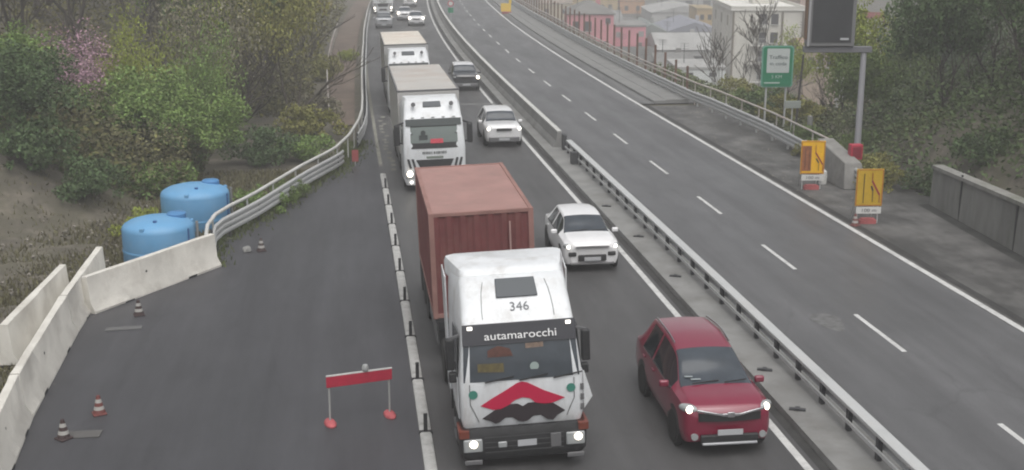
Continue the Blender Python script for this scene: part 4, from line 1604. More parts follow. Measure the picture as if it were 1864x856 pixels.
# ------------------------------------------------------------------ green sign beyond the railing
t = thing('information_sign', 'green sign with white text panel on two posts beyond the railing', 'road sign', (13.45, 62.0, -2.2), 0)
green = mat('green_sign_sheet', (.015, .20, .10), .5, var=.08)
cx, cz = 0, 5.4
def rpoly(w, h, r, n=5):
    out = []
    for sx, sz, a0 in ((1, 1, 0), (-1, 1, 90), (-1, -1, 180), (1, -1, 270)):
        for k in range(n + 1):
            a = R(a0 + 90*k/n)
            out.append((sx*(w/2 - r) + r*math.cos(a), sz*(h/2 - r) + r*math.sin(a)))
    return out
zc = 3.25 + 2.2
g = MB()
g.plate([(x, .02, zc + z) for x, z in rpoly(1.62, 2.1, .16)], (0, .05, 0))
pn = g.build('panel', mat('sign_pale_edge', (.16, .36, .28), .5), t)
g = MB()
g.plate([(x, -.005, zc + z) for x, z in rpoly(1.46, 1.98, .12)], (0, .02, 0))
g.build('green_face', green, t)
g = MB()
g.plate([(x + .02, -.015, zc + .30 + z) for x, z in rpoly(1.14, 1.22, .04)], (0, .008, 0))
g.build('white_panel', mat('white_panel_sheet', (.50, .54, .53), .6), t)
ltx = mat('sign_text_dark', (.07, .10, .11), .6)
lettering('Traffico', .27, ltx, t, (.02, -.022, zc + .47), (R(90), 0, 0), width=.92)
lettering('in coda', .24, ltx, t, (.02, -.022, zc + .15), (R(90), 0, 0), width=.84)
lettering('5 KM', .24, mat('sign_text_white', (.45, .55, .5), .6), t, (-.02, -.012, zc - .52), (R(90), 0, 0), width=.52)
g = MB()
g.box((-.25, -.012, zc - .82), (.8, .008, .07))
g.build('rule', mat('sign_text_white', (.45, .55, .5), .6), t)
for sx in (-.5, .5):
    g = MB()
    g.tube((sx, .12, 0), (sx, .12, zc + .9), .05, n=8)
    g.build('post', M_steel, t)
# small pale plate below it and a dark stake
t = thing('plate_on_stake', 'small blank pale plate on a stake below the green sign', 'plate', (13.45, 58.2, -.6), .1)
g = MB()
g.box((0, 0, 2.45), (.80, .05, .36))
g.build('plate', mat('grey_plate', (.32, .35, .33), .7), t, bevel=.02)
g = MB()
g.tube((0, .05, 0), (0, .05, 2.4), .035, n=6)
g.build('stake', M_steel, t)
g = MB()
x, y = 14.1, 60.5
g.tube((x, y, -1), (x + .28, y, 4.0), .07, .05, n=8)
tag(g.build('bare_pole', mat('dark_wood_pole', (.06, .055, .05), .9)), 'thin dark leaning pole right of the green sign', 'pole')
g = MB()
x, y = rd(27.5, 8.7)
g.lathe([(.14, -.3), (.14, 1.2), (.12, 1.32), (.02, 1.36)], (x, y, 0), 14)
tag(g.build('concrete_stub', M_concgrey, smooth=40), 'short grey stub post standing in the weeds behind the railing', 'post')

# far little signs by the road
t = thing('round_sign', 'far small round red and white sign over a green plate on the median', 'road sign', rp(110.5, -2.75, 0), head(110))
g = MB()
g.tube((0, .04, 0), (0, .04, 2.1), .04, n=8)
g.build('post', M_steel, t)
g = MB()
g.lathe([(.34, 0), (.34, .03)], (0, -.02, 1.95), 24, 'y')
g.build('red_ring', M_redplastic, t)
g = MB()
g.lathe([(.24, 0), (.24, .01)], (0, -.035, 1.95), 24, 'y')
g.build('white_face', M_whiteplastic, t)
g = MB()
g.box((0, 0, 1.2), (.62, .03, .55))
g.build('green_plate', green, t)
t = thing('arrow_sign', 'far bright yellow warning board on a stand at the right road edge', 'road sign', rp(122.5, 4.6, 0), head(122))
g = MB()
g.box((-.1, 0, .75), (1.25, .06, 1.0))
g.box((.42, 0, 1.5), (.32, .06, .5))
g.build('board', mat('bright_yellow_sheet', (.75, .52, .06), .5), t, bevel=.02)
for sx in (-.5, .4):
    g = MB()
    g.tube((sx, .06, 0), (sx, .06, 1.2), .04, n=6)
    g.build('leg', M_steel, t)
g = MB()
g.box((0, -.05, .12), (1.2, .5, .2))
g.build('ballast', mat('red_sandbag', (.35, .09, .09), .8, var=.2), t)

# small red marker at the end of the short guardrail
t = thing('end_marker', 'small red marker board at the end of the short curved guardrail', 'marker', rp(24.6, -13.0), head(24))
g = MB()
g.box((0, 0, .45), (.28, .03, .5))
g.build('board', mat('faded_marker_red', (.36, .08, .08), .6), t)
g = MB()
g.tube((0, .03, 0), (0, .03, .4), .025, n=6)
g.build('post', M_steel, t)

# ------------------------------------------------------------------ retaining wall on the right
t = thing('retaining_wall', 'weathered grey concrete retaining wall with coping below the right-hand slope', 'wall', rp(5, 8))
WL = [(-40, 7.2), (0, 7.45), (6.3, 7.62), (14.7, 8.25)]
ln = [(s, lerp_table(WL, s), 0) for s in np.arange(-40, 15, 1.0)]
def wh(s): return 1.75 - .02*(s + 5)
g = MB()
rings = [[rp(s, d + o, z) for o, z in ((0, -.1), (.06, wh(s)), (.36, wh(s)), (.4, -.1))] for s, d, _ in ln]
g.rings(rings)
child(g.build('wall', M_concdark), t)
g = MB()
rings = [[rp(s, d + o, z) for o, z in ((-.02, wh(s) + .003), (-.02, wh(s) + .13), (.42, wh(s) + .13), (.42, wh(s) + .003))] for s, d, _ in ln]
g.rings(rings)
child(g.build('coping', mat('pale_coping', (.25, .245, .23), .9, var=.15, coord='World', dirt=(.10, .11, .07), dirt_scale=.8, dirt_amt=.8)), t)
g = MB()
for s in (-2, 2.5, 7.2, 11.4):
    d = lerp_table(WL, s)
    p = rp(s, d, .8)
    g.box(p + Vector((.02, 0, 0)), (.05, .05, 1.66), Matrix.Rotation(head(s), 3, 'Z'))
child(g.build('joint', M_black), t)
g = MB()
g.sweep([(-.45, .004), (-.02, .004)], [(s, lerp_table(WL, s), 0) for s in np.arange(-30, 15, 1.0)], closed=False)
structure(g.build('gutter', mat('wet_ditch', (.035, .036, .033), .7, var=.4, scale=1.5, coord='World')))
g = MB()
g.sweep([(3.98, .004), (4.25, .004)], [(s, 0, 0) for s in np.arange(-20, 42, 1.5)], closed=False)
structure(g.build('gutter', mat('gutter_dirt', (.035, .034, .033), .8)))

# ------------------------------------------------------------------ town below the bridge
def town_building(label, x0, x1, y0, y1, z0, z1, wallc, roofc, roof='flat', rh=1.0, windows=None, winc=(.05, .05, .055), name='house', cat='building', yaw=0.0, extra=None, frames=False, overhang=.25):
    o = thing(name, label, cat, ((x0 + x1)/2, (y0 + y1)/2, z0), yaw)
    w, dp, h = x1 - x0, y1 - y0, z1 - z0
    wm = mat('wall_%.2f_%.2f_%.2f' % wallc, wallc, .9, var=.08, scale=.4, dirt=tuple(c*.7 for c in wallc), dirt_scale=.25, dirt_amt=.5)
    rm = mat('roof_%.2f_%.2f_%.2f' % roofc, roofc, .85, var=.14, scale=.5, dirt=tuple(c*.6 for c in roofc), dirt_scale=.4, dirt_amt=.5)
    g = MB()
    g.box((0, 0, h/2), (w, dp, h))
    g.build('wall', wm, o)
    g = MB()
    e = overhang
    if roof == 'flat':
        g.box((0, 0, h + .16), (w + e, dp + e, .3))
    elif roof == 'hip':
        b = [(-w/2 - e, -dp/2 - e, h), (w/2 + e, -dp/2 - e, h), (w/2 + e, dp/2 + e, h), (-w/2 - e, dp/2 + e, h)]
        k = min(w, dp)/2*.85
        tp = [(-w/2 + k, -dp/2 + k, h + rh), (w/2 - k, -dp/2 + k, h + rh), (w/2 - k, dp/2 - k, h + rh), (-w/2 + k, dp/2 - k, h + rh)]
        lo = [(p[0], p[1], h - .15) for p in b]
        g.add(lo + b + tp, [(3, 2, 1, 0), (0, 1, 5, 4), (1, 2, 6, 5), (2, 3, 7, 6), (3, 0, 4, 7), (4, 5, 9, 8), (5, 6, 10, 9), (6, 7, 11, 10), (7, 4, 8, 11), (8, 9, 10, 11)])
    elif roof == 'gable_y':
        g.add([(-w/2 - e, -dp/2 - e, h), (0, -dp/2 - e, h + rh), (w/2 + e, -dp/2 - e, h), (-w/2 - e, dp/2 + e, h), (0, dp/2 + e, h + rh), (w/2 + e, dp/2 + e, h)], [(0, 2, 1), (3, 4, 5), (0, 1, 4, 3), (1, 2, 5, 4), (0, 3, 5, 2)])
    elif roof == 'gable_x':
        g.add([(-w/2 - e, -dp/2 - e, h), (-w/2 - e, 0, h + rh), (-w/2 - e, dp/2 + e, h), (w/2 + e, -dp/2 - e, h), (w/2 + e, 0, h + rh), (w/2 + e, dp/2 + e, h)], [(0, 1, 2), (3, 5, 4), (0, 3, 4, 1), (1, 4, 5, 2), (0, 2, 5, 3)])
    g.build('roof', rm, o)
    if roof != 'flat' and w < 12:
        g = MB()
        g.box((w*.22, dp*.12, h + rh*.75 + .3), (.7, .6, 1.1))
        g.build('chimney', wm, o)
    g = MB()
    ax = -w*.25
    g.tube((ax, 0, h), (ax, 0, h + rh + 1.9), .05, n=5)
    for q in range(3):
        g.bar((ax - .6, 0, h + rh + 1.2 + .3*q), (ax + .6, 0, h + rh + 1.2 + .3*q), .05, .05)
    g.build('aerial', M_darksteel, o)
    g = MB()
    g.box((0, -dp/2 - .03, .5), (w + .02, .06, 1.0))
    g.build('plinth', mat('town_plinth', (.2, .19, .18), .9), o)
    for (wx, wz, ww, whh) in (windows or []):
        g = MB()
        g.box((wx, -dp/2 - .02, wz), (ww, .06, whh))
        q = g.build('window', mat('town_window_%.2f' % winc[0], winc, .25), o)
        if frames:
            f = MB()
            f.box((wx, -dp/2 - .06, wz - whh/2 - .08), (ww + .2, .16, .1))
            f.build('sill', mat('pale_sill', (.5, .5, .48), .8), q)
    return o
# flat tan town ground
g = MB()
g.box((32, 260, -12.2), (90, 260, .3))
structure(g.build('road', mat('town_yard', (.16, .155, .15), .95, var=.25, scale=.12, coord='World', dirt=(.10, .10, .09), dirt_scale=.1, dirt_amt=.7)))
# pink house with hip roof
town_building('pink house with grey hip roof behind the row of rusty posts', 9.2, 16.9, 205, 217, -12.2, -3.5, (.66, .27, .31), (.19, .185, .175), 'hip', 1.7,
              [(-2.4, 6.6, 1.1, 1.6), (-.4, 6.6, 1.1, 1.6), (2.9, 7.5, .8, .9), (-2.4, 3.4, 1.1, 1.6), (-.4, 3.4, 1.1, 1.6), (2.6, 3.4, .9, 1.5)], frames=True)
t = town_building('pink low annex with flat grey roof right of the pink house', 17.2, 22.6, 208, 219, -12.2, -5.9, (.68, .28, .33), (.26, .26, .25), 'flat', windows=[(-1.9, 5.0, .9, .9), (1.9, 5.1, .9, .9)], winc=(.35, .34, .33))
town_building('dark grey shed roof in front of the pink annex', 14.9, 20.6, 176, 188, -12.2, -8.4, (.17, .15, .14), (.115, .115, .11), 'gable_x', 1.6, [(-1.5, 2.5, 1, 1), (1, 2.5, 1, 1)])
town_building('low red walled hut behind the rusty posts', 17.6, 20.4, 166, 172, -12.2, -8.9, (.34, .06, .07), (.20, .19, .18), 'flat', windows=[(0, 2.2, .9, .7)])
town_building('grey shed with shallow roof left of the white tarpaulin hall', 20.6, 26.0, 172, 186, -12.2, -8.8, (.26, .25, .24), (.22, .22, .215), 'gable_x', 1.4, [(0, 2, 2.2, 1.5)])
town_building('white walled hall beside the dark cypress', 21.3, 27.6, 158, 168, -12.6, -7.5, (.66, .69, .68), (.42, .42, .41), 'flat', windows=[(-1.5, 4.4, .9, .5), (1.5, 4.4, .9, .5)])
town_building('large pale industrial roof in front of the blue-grey one', 23.4, 33.0, 196, 214, -12.2, -8.6, (.45, .45, .445), (.40, .40, .39), 'gable_x', 2.0, [(-2.5, 1.8, 1.6, 1.6), (1.5, 1.8, 1.6, 1.6)])
town_building('blue-grey industrial roof in the middle of the town', 29.5, 40.5, 236, 258, -12.2, -9.0, (.40, .40, .42), (.27, .28, .33), 'gable_y', 1.8, [(-2.5, 1.6, 1.6, 1.4), (2.5, 1.6, 1.6, 1.4)])
town_building('green-grey workshop roof behind the pink annex', 22.5, 29.0, 228, 248, -12.2, -8.6, (.28, .29, .28), (.22, .245, .235), 'gable_y', 1.6, [(-1, 2, 1.2, 1.2), (1.2, 2, 1.2, 1.2)])
town_building('grey workshop roof at the far left of the sheds', 18.0, 24.0, 268, 284, -12.2, -9.2, (.30, .29, .28), (.24, .24, .235), 'gable_x', 1.8, [(0, 1.8, 1.2, 1.2)])
town_building('long yellow building behind the pink house', 15.5, 27.5, 322, 336, -12.2, -7.6, (.52, .38, .19), (.34, .26, .19), 'flat', windows=[(-4 + 2*k, 2.6, .9, 1.4) for k in range(5)])
town_building('orange house right of the long yellow building', 28.0, 34.5, 322, 336, -12.2, -7.9, (.55, .30, .15), (.36, .18, .12), 'gable_x', 1.2, [(-1.5, 2.4, .9, 1.2), (1.5, 2.4, .9, 1.2)])
town_building('far cream house behind the rusty posts', 6.5, 14.5, 300, 312, -12.2, -7.3, (.46, .40, .28), (.30, .24, .2), 'gable_x', 1.5, [(-2, 3, .9, 1.2), (2, 3, .9, 1.2)])
town_building('ochre house against the white apartment block', 39.2, 43.0, 262, 274, -12.2, -6.4, (.50, .36, .17), (.40, .31, .17), 'flat', windows=[(-.8, 4.2, .8, 1.1), (.8, 4.2, .8, 1.1)])
town_building('wide white industrial roof behind the blue-grey one', 33, 48, 292, 316, -12.2, -9.0, (.46, .46, .45), (.42, .42, .41), 'gable_y', 1.6, [(-3, 1.6, 2, 1.4), (3, 1.6, 2, 1.4)])
town_building('pale grey far hall at the top of the town', 44, 66, 350, 376, -12.2, -8.5, (.40, .40, .40), (.34, .35, .36), 'gable_x', 2.0, [(-5, 2, 2, 1.4), (0, 2, 2, 1.4), (5, 2, 2, 1.4)])
town_building('tan house peeping out below the message board', 33.6, 37.4, 141, 150, -12.2, -3.4, (.42, .33, .26), (.32, .22, .17), 'gable_x', 1.0, [(-1.1, 7.4, .7, 1.1), (0, 7.4, .7, 1.1), (1.1, 7.4, .7, 1.1)], frames=True)
town_building('white house right of the apartment block', 41.5, 47.5, 172, 184, -12.2, -2.4, (.52, .52, .50), (.36, .34, .32), 'flat', windows=[(-2, 8.2, .8, 1.2), (-.6, 8.2, .8, 1.2), (-2, 5.6, .8, 1.2)])
town_building('pinkish far house left of the message board', 54, 62, 232, 244, -12.2, -1.6, (.50, .36, .30), (.36, .25, .2), 'hip', 1.2, [(-2, 8, 1, 1.4), (0, 8, 1, 1.4), (2, 8, 1, 1.4)])
# white apartment block
ap = thing('apartment_block', 'tall white apartment block with balconies behind the green sign', 'building', (33.9, 172.0, -13.2), -.03)
wm = mat('apartment_render', (.66, .645, .59), .9, var=.06, scale=.3, dirt=(.46, .43, .38), dirt_scale=.22, dirt_amt=.6)
g = MB()
g.box((0, 0, 6.45), (9.4, 20, 12.9))
g.build('wall', wm, ap)
g = MB()
g.box((0, .0, 13.02), (9.8, 20.4, .22))
g.build('roof', mat('pale_terrace', (.76, .75, .71), .9, var=.08, scale=.4), ap)
g = MB()
for x, y, sx_, sy_ in ((0, -10.1, 9.8, .2), (0, 10.1, 9.8, .2), (-4.8, 0, .2, 20.0), (4.8, 0, .2, 20.0)):
    g.box((x, y, 13.3), (sx_, sy_, .34))
g.build('parapet', wm, ap)
g = MB()
g.box((1.2, 3.0, 14.3), (3.0, 3.6, 2.3))
g.build('stair_tower', wm, ap)
for x in (-4.55, 1.85, 4.55):
    g = MB()
    g.box((x, -10.10, 6.4), (.22, .2, 12.7))
    g.build('downpipe', mat('brown_pipe', (.17, .14, .11), .8), ap)
for k in range(5):
    z = 2.2 + 2.4*k
    for x, w in ((-.65, .95), (.85, .95)):
        g = MB()
        g.box((x, -10.03, z), (w, .08, 1.35))
        q = g.build('window', mat('town_window_0.05', (.05, .05, .055), .25), ap)
        f = MB()
        f.box((x, -10.1, z - .74), (w + .25, .22, .1))
        f.build('sill', mat('pale_sill', (.5, .5, .48), .8), q)
    g = MB()
    g.box((-1.2, -10.62, z - 1.0), (2.3, 1.2, .14))
    bal = g.build('balcony', mat('balcony_slab', (.55, .54, .51), .85), ap)
    g = MB()
    for xx in np.arange(-2.3, -.05, .28):
        g.box((xx, -11.2, z - .5), (.03, .03, .9))
    g.box((-1.2, -11.2, z - .04), (2.3, .05, .05))
    g.build('railing', M_steel, bal)
for k in range(4):
    for y in (-6, 0, 6):
        g = MB()
        g.box((-4.72, y, 3.0 + 2.8*k), (.08, 1.0, 1.3))
        g.build('window', mat('shutter_tan', (.32, .29, .24), .7), ap)

# far lamp post, road band and red fence on the right hill
g = MB()
zb = ground_z(24.4, 75.0)
g.tube((24.4, 75, zb - .2), (24.4, 75, 4.6), .09, .06, n=8)
g.bar((24.4, 75, 4.55), (23.8, 74.7, 4.7), .12, .09)
tag(g.build('lamp_post', mat('pale_pole', (.42, .42, .40), .6), smooth=50), 'thin pale lamp post among the trees right of the message board', 'lamp post')
t = thing('hill_fence', 'faded red fence on the hill right of the message board', 'fence', (34.0, 118, 1.5), 0)
g = MB()
g.box((0, 0, .55), (3.4, .08, .6))
g.build('panel', mat('faded_red_fence', (.33, .12, .12), .8, var=.2), t)
for k in range(4):
    g = MB()
    g.box((-1.6 + 1.06*k, .08, .1), (.1, .1, 1.5))
    g.build('post', M_rust, t)

# ------------------------------------------------------------------ trees and shrubs
def crown_mesh(name, seed, n, rx, rz, leaf, clumps, gap=.35, flat=0.0):
    rng = np.random.default_rng(seed)
    cen = rng.normal(size=(clumps, 3))
    cen /= np.linalg.norm(cen, axis=1)[:, None]
    cen *= (rng.uniform(.12, 1.18, clumps)**.75)[:, None]
    cen[:, 2] = np.abs(cen[:, 2])*1.1 - .25
    cr = rng.uniform(.10, .36, clumps)
    pick = rng.choice(clumps, n, p=cr**2/np.sum(cr**2))
    dirs = rng.normal(size=(n, 3))
    dirs /= np.linalg.norm(dirs, axis=1)[:, None]
    rad = cr[pick]*rng.uniform(.3, 1.12, n)**.5
    P = cen[pick] + dirs*rad[:, None]
    P[:, 0] *= rx
    P[:, 1] *= rx
    P[:, 2] *= rz
    a = rng.normal(size=(n, 3))
    a /= np.linalg.norm(a, axis=1)[:, None]
    b = np.cross(a, rng.normal(size=(n, 3)))
    b /= np.linalg.norm(b, axis=1)[:, None]
    sz = leaf*rng.uniform(.5, 1.4, n)[:, None]
    u, v = a*sz*.62, b*sz*.42
    V = np.stack([P - u, P + v*.9, P + u, P - v*.9], 1).reshape(-1, 3)
    me = bpy.data.meshes.new(name)
    me.from_pydata(V.tolist(), [], np.arange(4*n).reshape(-1, 4).tolist())
    return me

def limbs_mesh(name, seed, h, r, levels=4, spread=.55, kids=3, twig=.012):
    rnd = random.Random(seed)
    g = MB()
    tips = []
    def grow(p, d, L, r0, lv):
        n = 3 if lv > 1 else 2
        q = p
        pts, rs = [p], [r0]
        for k in range(n):
            d = (d + Vector((rnd.gauss(0, .13), rnd.gauss(0, .13), rnd.gauss(.04, .08)))).normalized()
            q = q + d*L/n
            pts.append(q)
            rs.append(max(twig, r0*(1 - .45*(k + 1)/n)))
        g.path(pts, rs, 6 if lv >= levels - 1 else 4 if lv > 1 else 3)
        if lv <= 0:
            tips.append(q)
            return
        for k in range(kids + (1 if lv == levels else 0)):
            a = rnd.uniform(0, 2*math.pi)
            t = rnd.uniform(.45, 1.0)
            st = pts[min(n, max(1, int(t*n + .5)))]
            nd = (d + Vector((math.cos(a), math.sin(a), rnd.uniform(-.1, .5)))*spread*rnd.uniform(.7, 1.5)).normalized()
            grow(st, nd, L*rnd.uniform(.55, .78), max(twig, rs[-1]*.72), lv - 1)
    grow(Vector((0, 0, -.3)), Vector((rnd.gauss(0, .05), rnd.gauss(0, .05), 1)).normalized(), h*.42, r, levels)
    return g
leafm = {
    'fresh': mat('fresh_leaf', (.17, .245, .07), .7, island=.35),
    'bright': mat('yellow_green_leaf', (.26, .30, .055), .7, island=.3),
    'olive': mat('olive_leaf', (.205, .20, .06), .75, island=.35),
    'tan': mat('ochre_bud', (.30, .25, .075), .8, island=.35),
    'dark': mat('dark_leaf', (.08, .12, .05), .75, island=.4),
    'mid': mat('mid_leaf', (.13, .18, .055), .75, island=.4),
    'pink': mat('pink_blossom', (.38, .24, .30), .8, island=.3),
    'grey': mat('grey_twig_bud', (.20, .185, .13), .85, island=.35),
}
CROWNS = [crown_mesh('crown', 10 + k, 13000, 1.0, 1.0, .05, 70) for k in range(4)]
SPARSE = [crown_mesh('crown', 40 + k, 5200, 1.0, 1.0, .042, 110) for k in range(3)]
SHRUBS = [crown_mesh('foliage', 60 + k, 4200, 1.0, .8, .075, 40) for k in range(3)]
LIMBS = [limbs_mesh('trunk', 80 + k, 1.0, .028, 4, .55, 3, .0016).build('trunk', M_bark, smooth=60).data for k in range(4)]
for ob in [x for x in COL.objects if x.name.startswith('trunk') and x.parent is None]:
    bpy.data.objects.remove(ob)
for me in CROWNS + SPARSE + SHRUBS:
    me.materials.append(leafm['mid'])
def mesh_child(name, me, m, parent, loc, sc, rz):
    o = bpy.data.objects.new(name, me)
    COL.objects.link(o)
    o.parent = parent
    o.location = loc
    o.scale = sc
    o.rotation_euler = (0, 0, rz)
    o.material_slots[0].link = 'OBJECT'
    o.material_slots[0].material = m
    return o
TR = random.Random(21)
def tree(label, x, y, h, w, kind, sparse=False, group='trees on the wooded left slope', lean=0.0, z=None, crown0=.32):
    zg = ground_z(x, y) if z is None else z
    o = thing('tree', label, 'tree', (x, y, zg - .1), TR.uniform(0, 6.28), group)
    mesh_child('trunk', TR.choice(LIMBS), M_bark, o, (0, 0, 0), (h*.92, h*.92, h*.92), 0)
    me = TR.choice(SPARSE if sparse else CROWNS)
    mesh_child('crown', me, leafm[kind], o, (0, 0, h*(crown0 + .25)), (w, w, h*(1 - crown0)*.62), TR.uniform(0, 6))
    return o
def shrub(label, x, y, r, kind, group='shrubs on the verges', z=None):
    zg = ground_z(x, y) if z is None else z
    o = thing('shrub', label, 'shrub', (x, y, zg - .05), TR.uniform(0, 6.28), group)
    mesh_child('foliage', TR.choice(SHRUBS), leafm[kind], o, (0, 0, r*.45), (r, r, r), 0)
    mesh_child('stem', TR.choice(LIMBS), M_bark, o, (0, 0, 0), (r*1.1, r*1.1, r*1.1), 0)
    return o
# --- left slope
tree('pink blossoming tree among the light green ones on the left', -19.1, 53.0, 4.6, 2.1, 'pink', True)
tree('light green tree in front of the pink blossom', -15.9, 51.5, 4.6, 2.2, 'fresh')
tree('slim yellow-green sapling between the pink blossom and the light green tree', -16.9, 54.0, 6.4, 1.5, 'bright', True)
tree('thin fresh green tree with loose twigs right of the yellow-green sapling', -13.6, 54.5, 6.2, 1.6, 'fresh', True)
tree('low fresh green tree at the left picture edge', -20.6, 50.5, 4.0, 1.9, 'fresh')
tree('tall yellow-green tree in the top left corner', -24.5, 60, 11.5, 2.7, 'bright')
tree('yellow-green tree right of the pink blossom', -15.3, 60, 7.5, 1.9, 'bright', True)
tree('fresh green tree spreading above the bigger tank', -13.0, 50.0, 3.8, 1.9, 'fresh')
tree('dark leaved tree low at the left edge', -18.8, 46.2, 4.2, 2.2, 'dark')
KINDS = [('olive', 'olive brown'), ('tan', 'ochre budding'), ('grey', 'grey leafless'), ('mid', 'dull green'), ('dark', 'dark green')]
rows = [
    # x, y, h, w, kind, sparse, label
    (-13.2, 57.5, 8.5, 2.3, 'grey', True, 'grey leafless tree just behind the light green ones'),
    (-11.4, 62, 9.5, 2.4, 'olive', True, 'olive brown tree at the left end of the handrail wood'),
    (-14.0, 66, 11, 2.9, 'dark', False, 'dark green tree right of the pink blossom'),
    (-17.5, 69, 12, 3.1, 'mid', False, 'dull green tree behind the pink blossom'),
    (-22.5, 71, 13, 3.2, 'grey', True, 'tall grey leafless tree behind the top left corner tree'),
    (-27.5, 78, 14, 3.6, 'mid', False, 'dull green tree high on the slope at the left edge'),
    (-11.8, 73, 11, 2.8, 'olive', False, 'olive brown tree beside the brown service strip'),
    (-15.4, 79, 12.5, 3.2, 'tan', True, 'ochre budding tree in the middle of the wood'),
    (-20.3, 83, 13, 3.4, 'olive', False, 'olive brown tree above the pink blossom'),
    (-25.8, 90, 14, 3.6, 'olive', False, 'olive brown tree at the top of the slope on the left'),
    (-13.4, 88, 12, 2.7, 'tan', False, 'ochre yellow tree leaning to the handrail'),
    (-17.4, 94, 13, 3.3, 'olive', False, 'olive brown tree behind the ochre yellow one'),
    (-22.6, 101, 13.5, 3.5, 'mid', False, 'dull green tree far up the middle of the slope'),
    (-15.6, 104, 12.5, 2.8, 'tan', False, 'ochre tree by the bend of the handrail'),
    (-19.4, 113, 13, 3.2, 'olive', False, 'olive brown tree beyond the bend of the handrail'),
    (-25, 120, 14, 3.6, 'olive', False, 'broad olive brown tree far behind the bend'),
    (-30.5, 106, 14, 3.8, 'grey', True, 'grey leafless tree far up the slope on the left'),
    (-36, 118, 15, 4.0, 'olive', False, 'olive brown tree farthest up the slope on the left'),
    (-18.6, 126, 12, 2.7, 'tan', False, 'ochre tree at the top by the far handrail'),
    (-22.4, 137, 13, 3.2, 'tan', False, 'second ochre tree at the top by the far handrail'),
    (-28.5, 140, 14, 3.6, 'olive', False, 'olive brown tree at the top behind the ochre pair'),
    (-34.5, 146, 14, 3.8, 'mid', False, 'dull green tree at the very top of the wood'),
    (-33, 92, 14, 3.6, 'mid', False, 'dull green tree high above the pink blossom on the left'),
    (-42, 136, 15, 4.2, 'grey', True, 'grey tree on the skyline of the left slope'),
    (-25.2, 153, 13, 3.2, 'tan', False, 'ochre tree above the farthest lorry'),
]
for x, y, h, w, k, sp, lab in rows:
    tree(lab, x - (2.4 if y > 70 else 1.2), y, h, w, k, sp)
lab_s = ['small green shrub against the bigger tank', 'leafy shrub between tank and handrail', 'bright shrub left of the smaller tank', 'low dark shrub behind the soil heap on the left', 'green shrub below the fresh green tree',
         'dark shrub by the bare trunks behind the handrail', 'light green shrub behind the middle of the handrail', 'dull shrub under the olive tree at the handrail', 'brownish shrub at the start of the brown strip', 'dark shrub at the left edge under the trees',
         'dull shrub farther along the brown strip', 'small yellow shrub on the brown strip by the handrail bend']
sp_ = [(-9.2, 43.6, .9, 'fresh'), (-8.6, 45.6, .8, 'mid'), (-12.6, 40.2, .8, 'bright'), (-15.4, 43.5, 1.3, 'dark'), (-13.9, 47, 1.3, 'fresh'), (-11.0, 53, 1.4, 'dark'), (-9.3, 54, 1.2, 'fresh'), (-10.0, 60, 1.5, 'olive'), (-10.6, 66, 1.3, 'grey'), (-18, 44.5, 1.6, 'dark'), (-13.2, 84, 1.5, 'olive'), (-13.0, 96.5, .9, 'bright')]
for lab, (x, y, r, k) in zip(lab_s, sp_):
    shrub(lab, x, y, r, k)
# --- right slope
rowsr = [
    (16.9, 58.5, 5.0, 1.6, 'mid', False, 'green tree right behind the sign mast'),
    (18.2, 66, 6.5, 1.9, 'bright', False, 'yellow-green tree between the mast and the lamp post'),
    (16.4, 71, 5.2, 1.5, 'bright', True, 'yellow-green tree left of the sign mast'),
    (19.0, 54, 7.2, 2.3, 'dark', False, 'dark tree above the left end of the retaining wall'),
    (22.5, 58, 9, 2.7, 'mid', False, 'dull green tree right of the lamp post'),
    (21.5, 49, 8, 2.5, 'dark', False, 'dark tree above the middle of the retaining wall'),
    (25.8, 66, 10.5, 3.0, 'olive', False, 'olive tree high right of the lamp post'),
    (25.5, 53, 9.5, 2.8, 'grey', True, 'grey leafless tree in the ivy on the right'),
    (20.3, 43, 7, 2.3, 'dark', False, 'dark tree at the right picture edge above the wall'),
    (28.5, 60, 10, 3.0, 'dark', False, 'dark tree in the top right corner'),
    (23.8, 75, 9.5, 2.5, 'mid', False, 'green tree behind the lamp post'),
    (27.8, 82, 11, 3.0, 'olive', False, 'olive tree farther up the right slope'),
    (24.8, 89, 8.5, 2.2, 'grey', True, 'grey leafless tree right of the message board'),
    (33, 93, 12, 3.3, 'dark', False, 'dark tree far up the right slope'),
    (31, 106, 10, 2.6, 'olive', False, 'olive tree below the red hill fence'),
    (38, 112, 12, 3.4, 'mid', False, 'dull green tree far right beyond the fence'),
]
for x, y, h, w, k, sp, lab in rowsr:
    tree(lab, x, y, h, w, k, sp, group='trees on the right slope')
lab_s = ['olive shrub between the dull yellow sign and the retaining wall', 'dark shrub at the left end of the retaining wall', 'green shrub hanging over the wall coping', 'low olive shrub behind the concrete slab', 'dull shrub below the message board', 'green shrub at the foot of the mast',
         'dark shrub on the wall at the right edge', 'fresh shrub on the bank at the right edge', 'dark bushy shrub below the green sign', 'brownish shrub right of the green sign', 'dull green shrub beyond the railing left of the green sign', 'small shrub beyond the railing below the apartment block', 'weedy shrub behind the railing by the stub post', 'ivy dark shrub behind the wall end']
sp_ = [(14.6, 47.5, 1.2, 'olive'), (16.5, 46.6, 1.2, 'dark'), (17.4, 41, 1.3, 'mid'), (15.0, 50.8, 1.1, 'olive'), (14.0, 57, 1.2, 'mid'), (15.9, 54.8, 1.0, 'mid'), (18.0, 35.5, 1.5, 'dark'), (19.0, 38.5, 1.3, 'fresh'), (14.2, 66.5, 1.6, 'dark'), (14.8, 64, 1.7, 'olive'), (14.6, 71.5, 1.6, 'mid'), (14.2, 78, 1.8, 'olive'), (13.6, 54.5, .9, 'olive'), (17.8, 45, 1.4, 'dark')]
for lab, (x, y, r, k) in zip(lab_s, sp_):
    shrub(lab, x, y, r*.85, k)
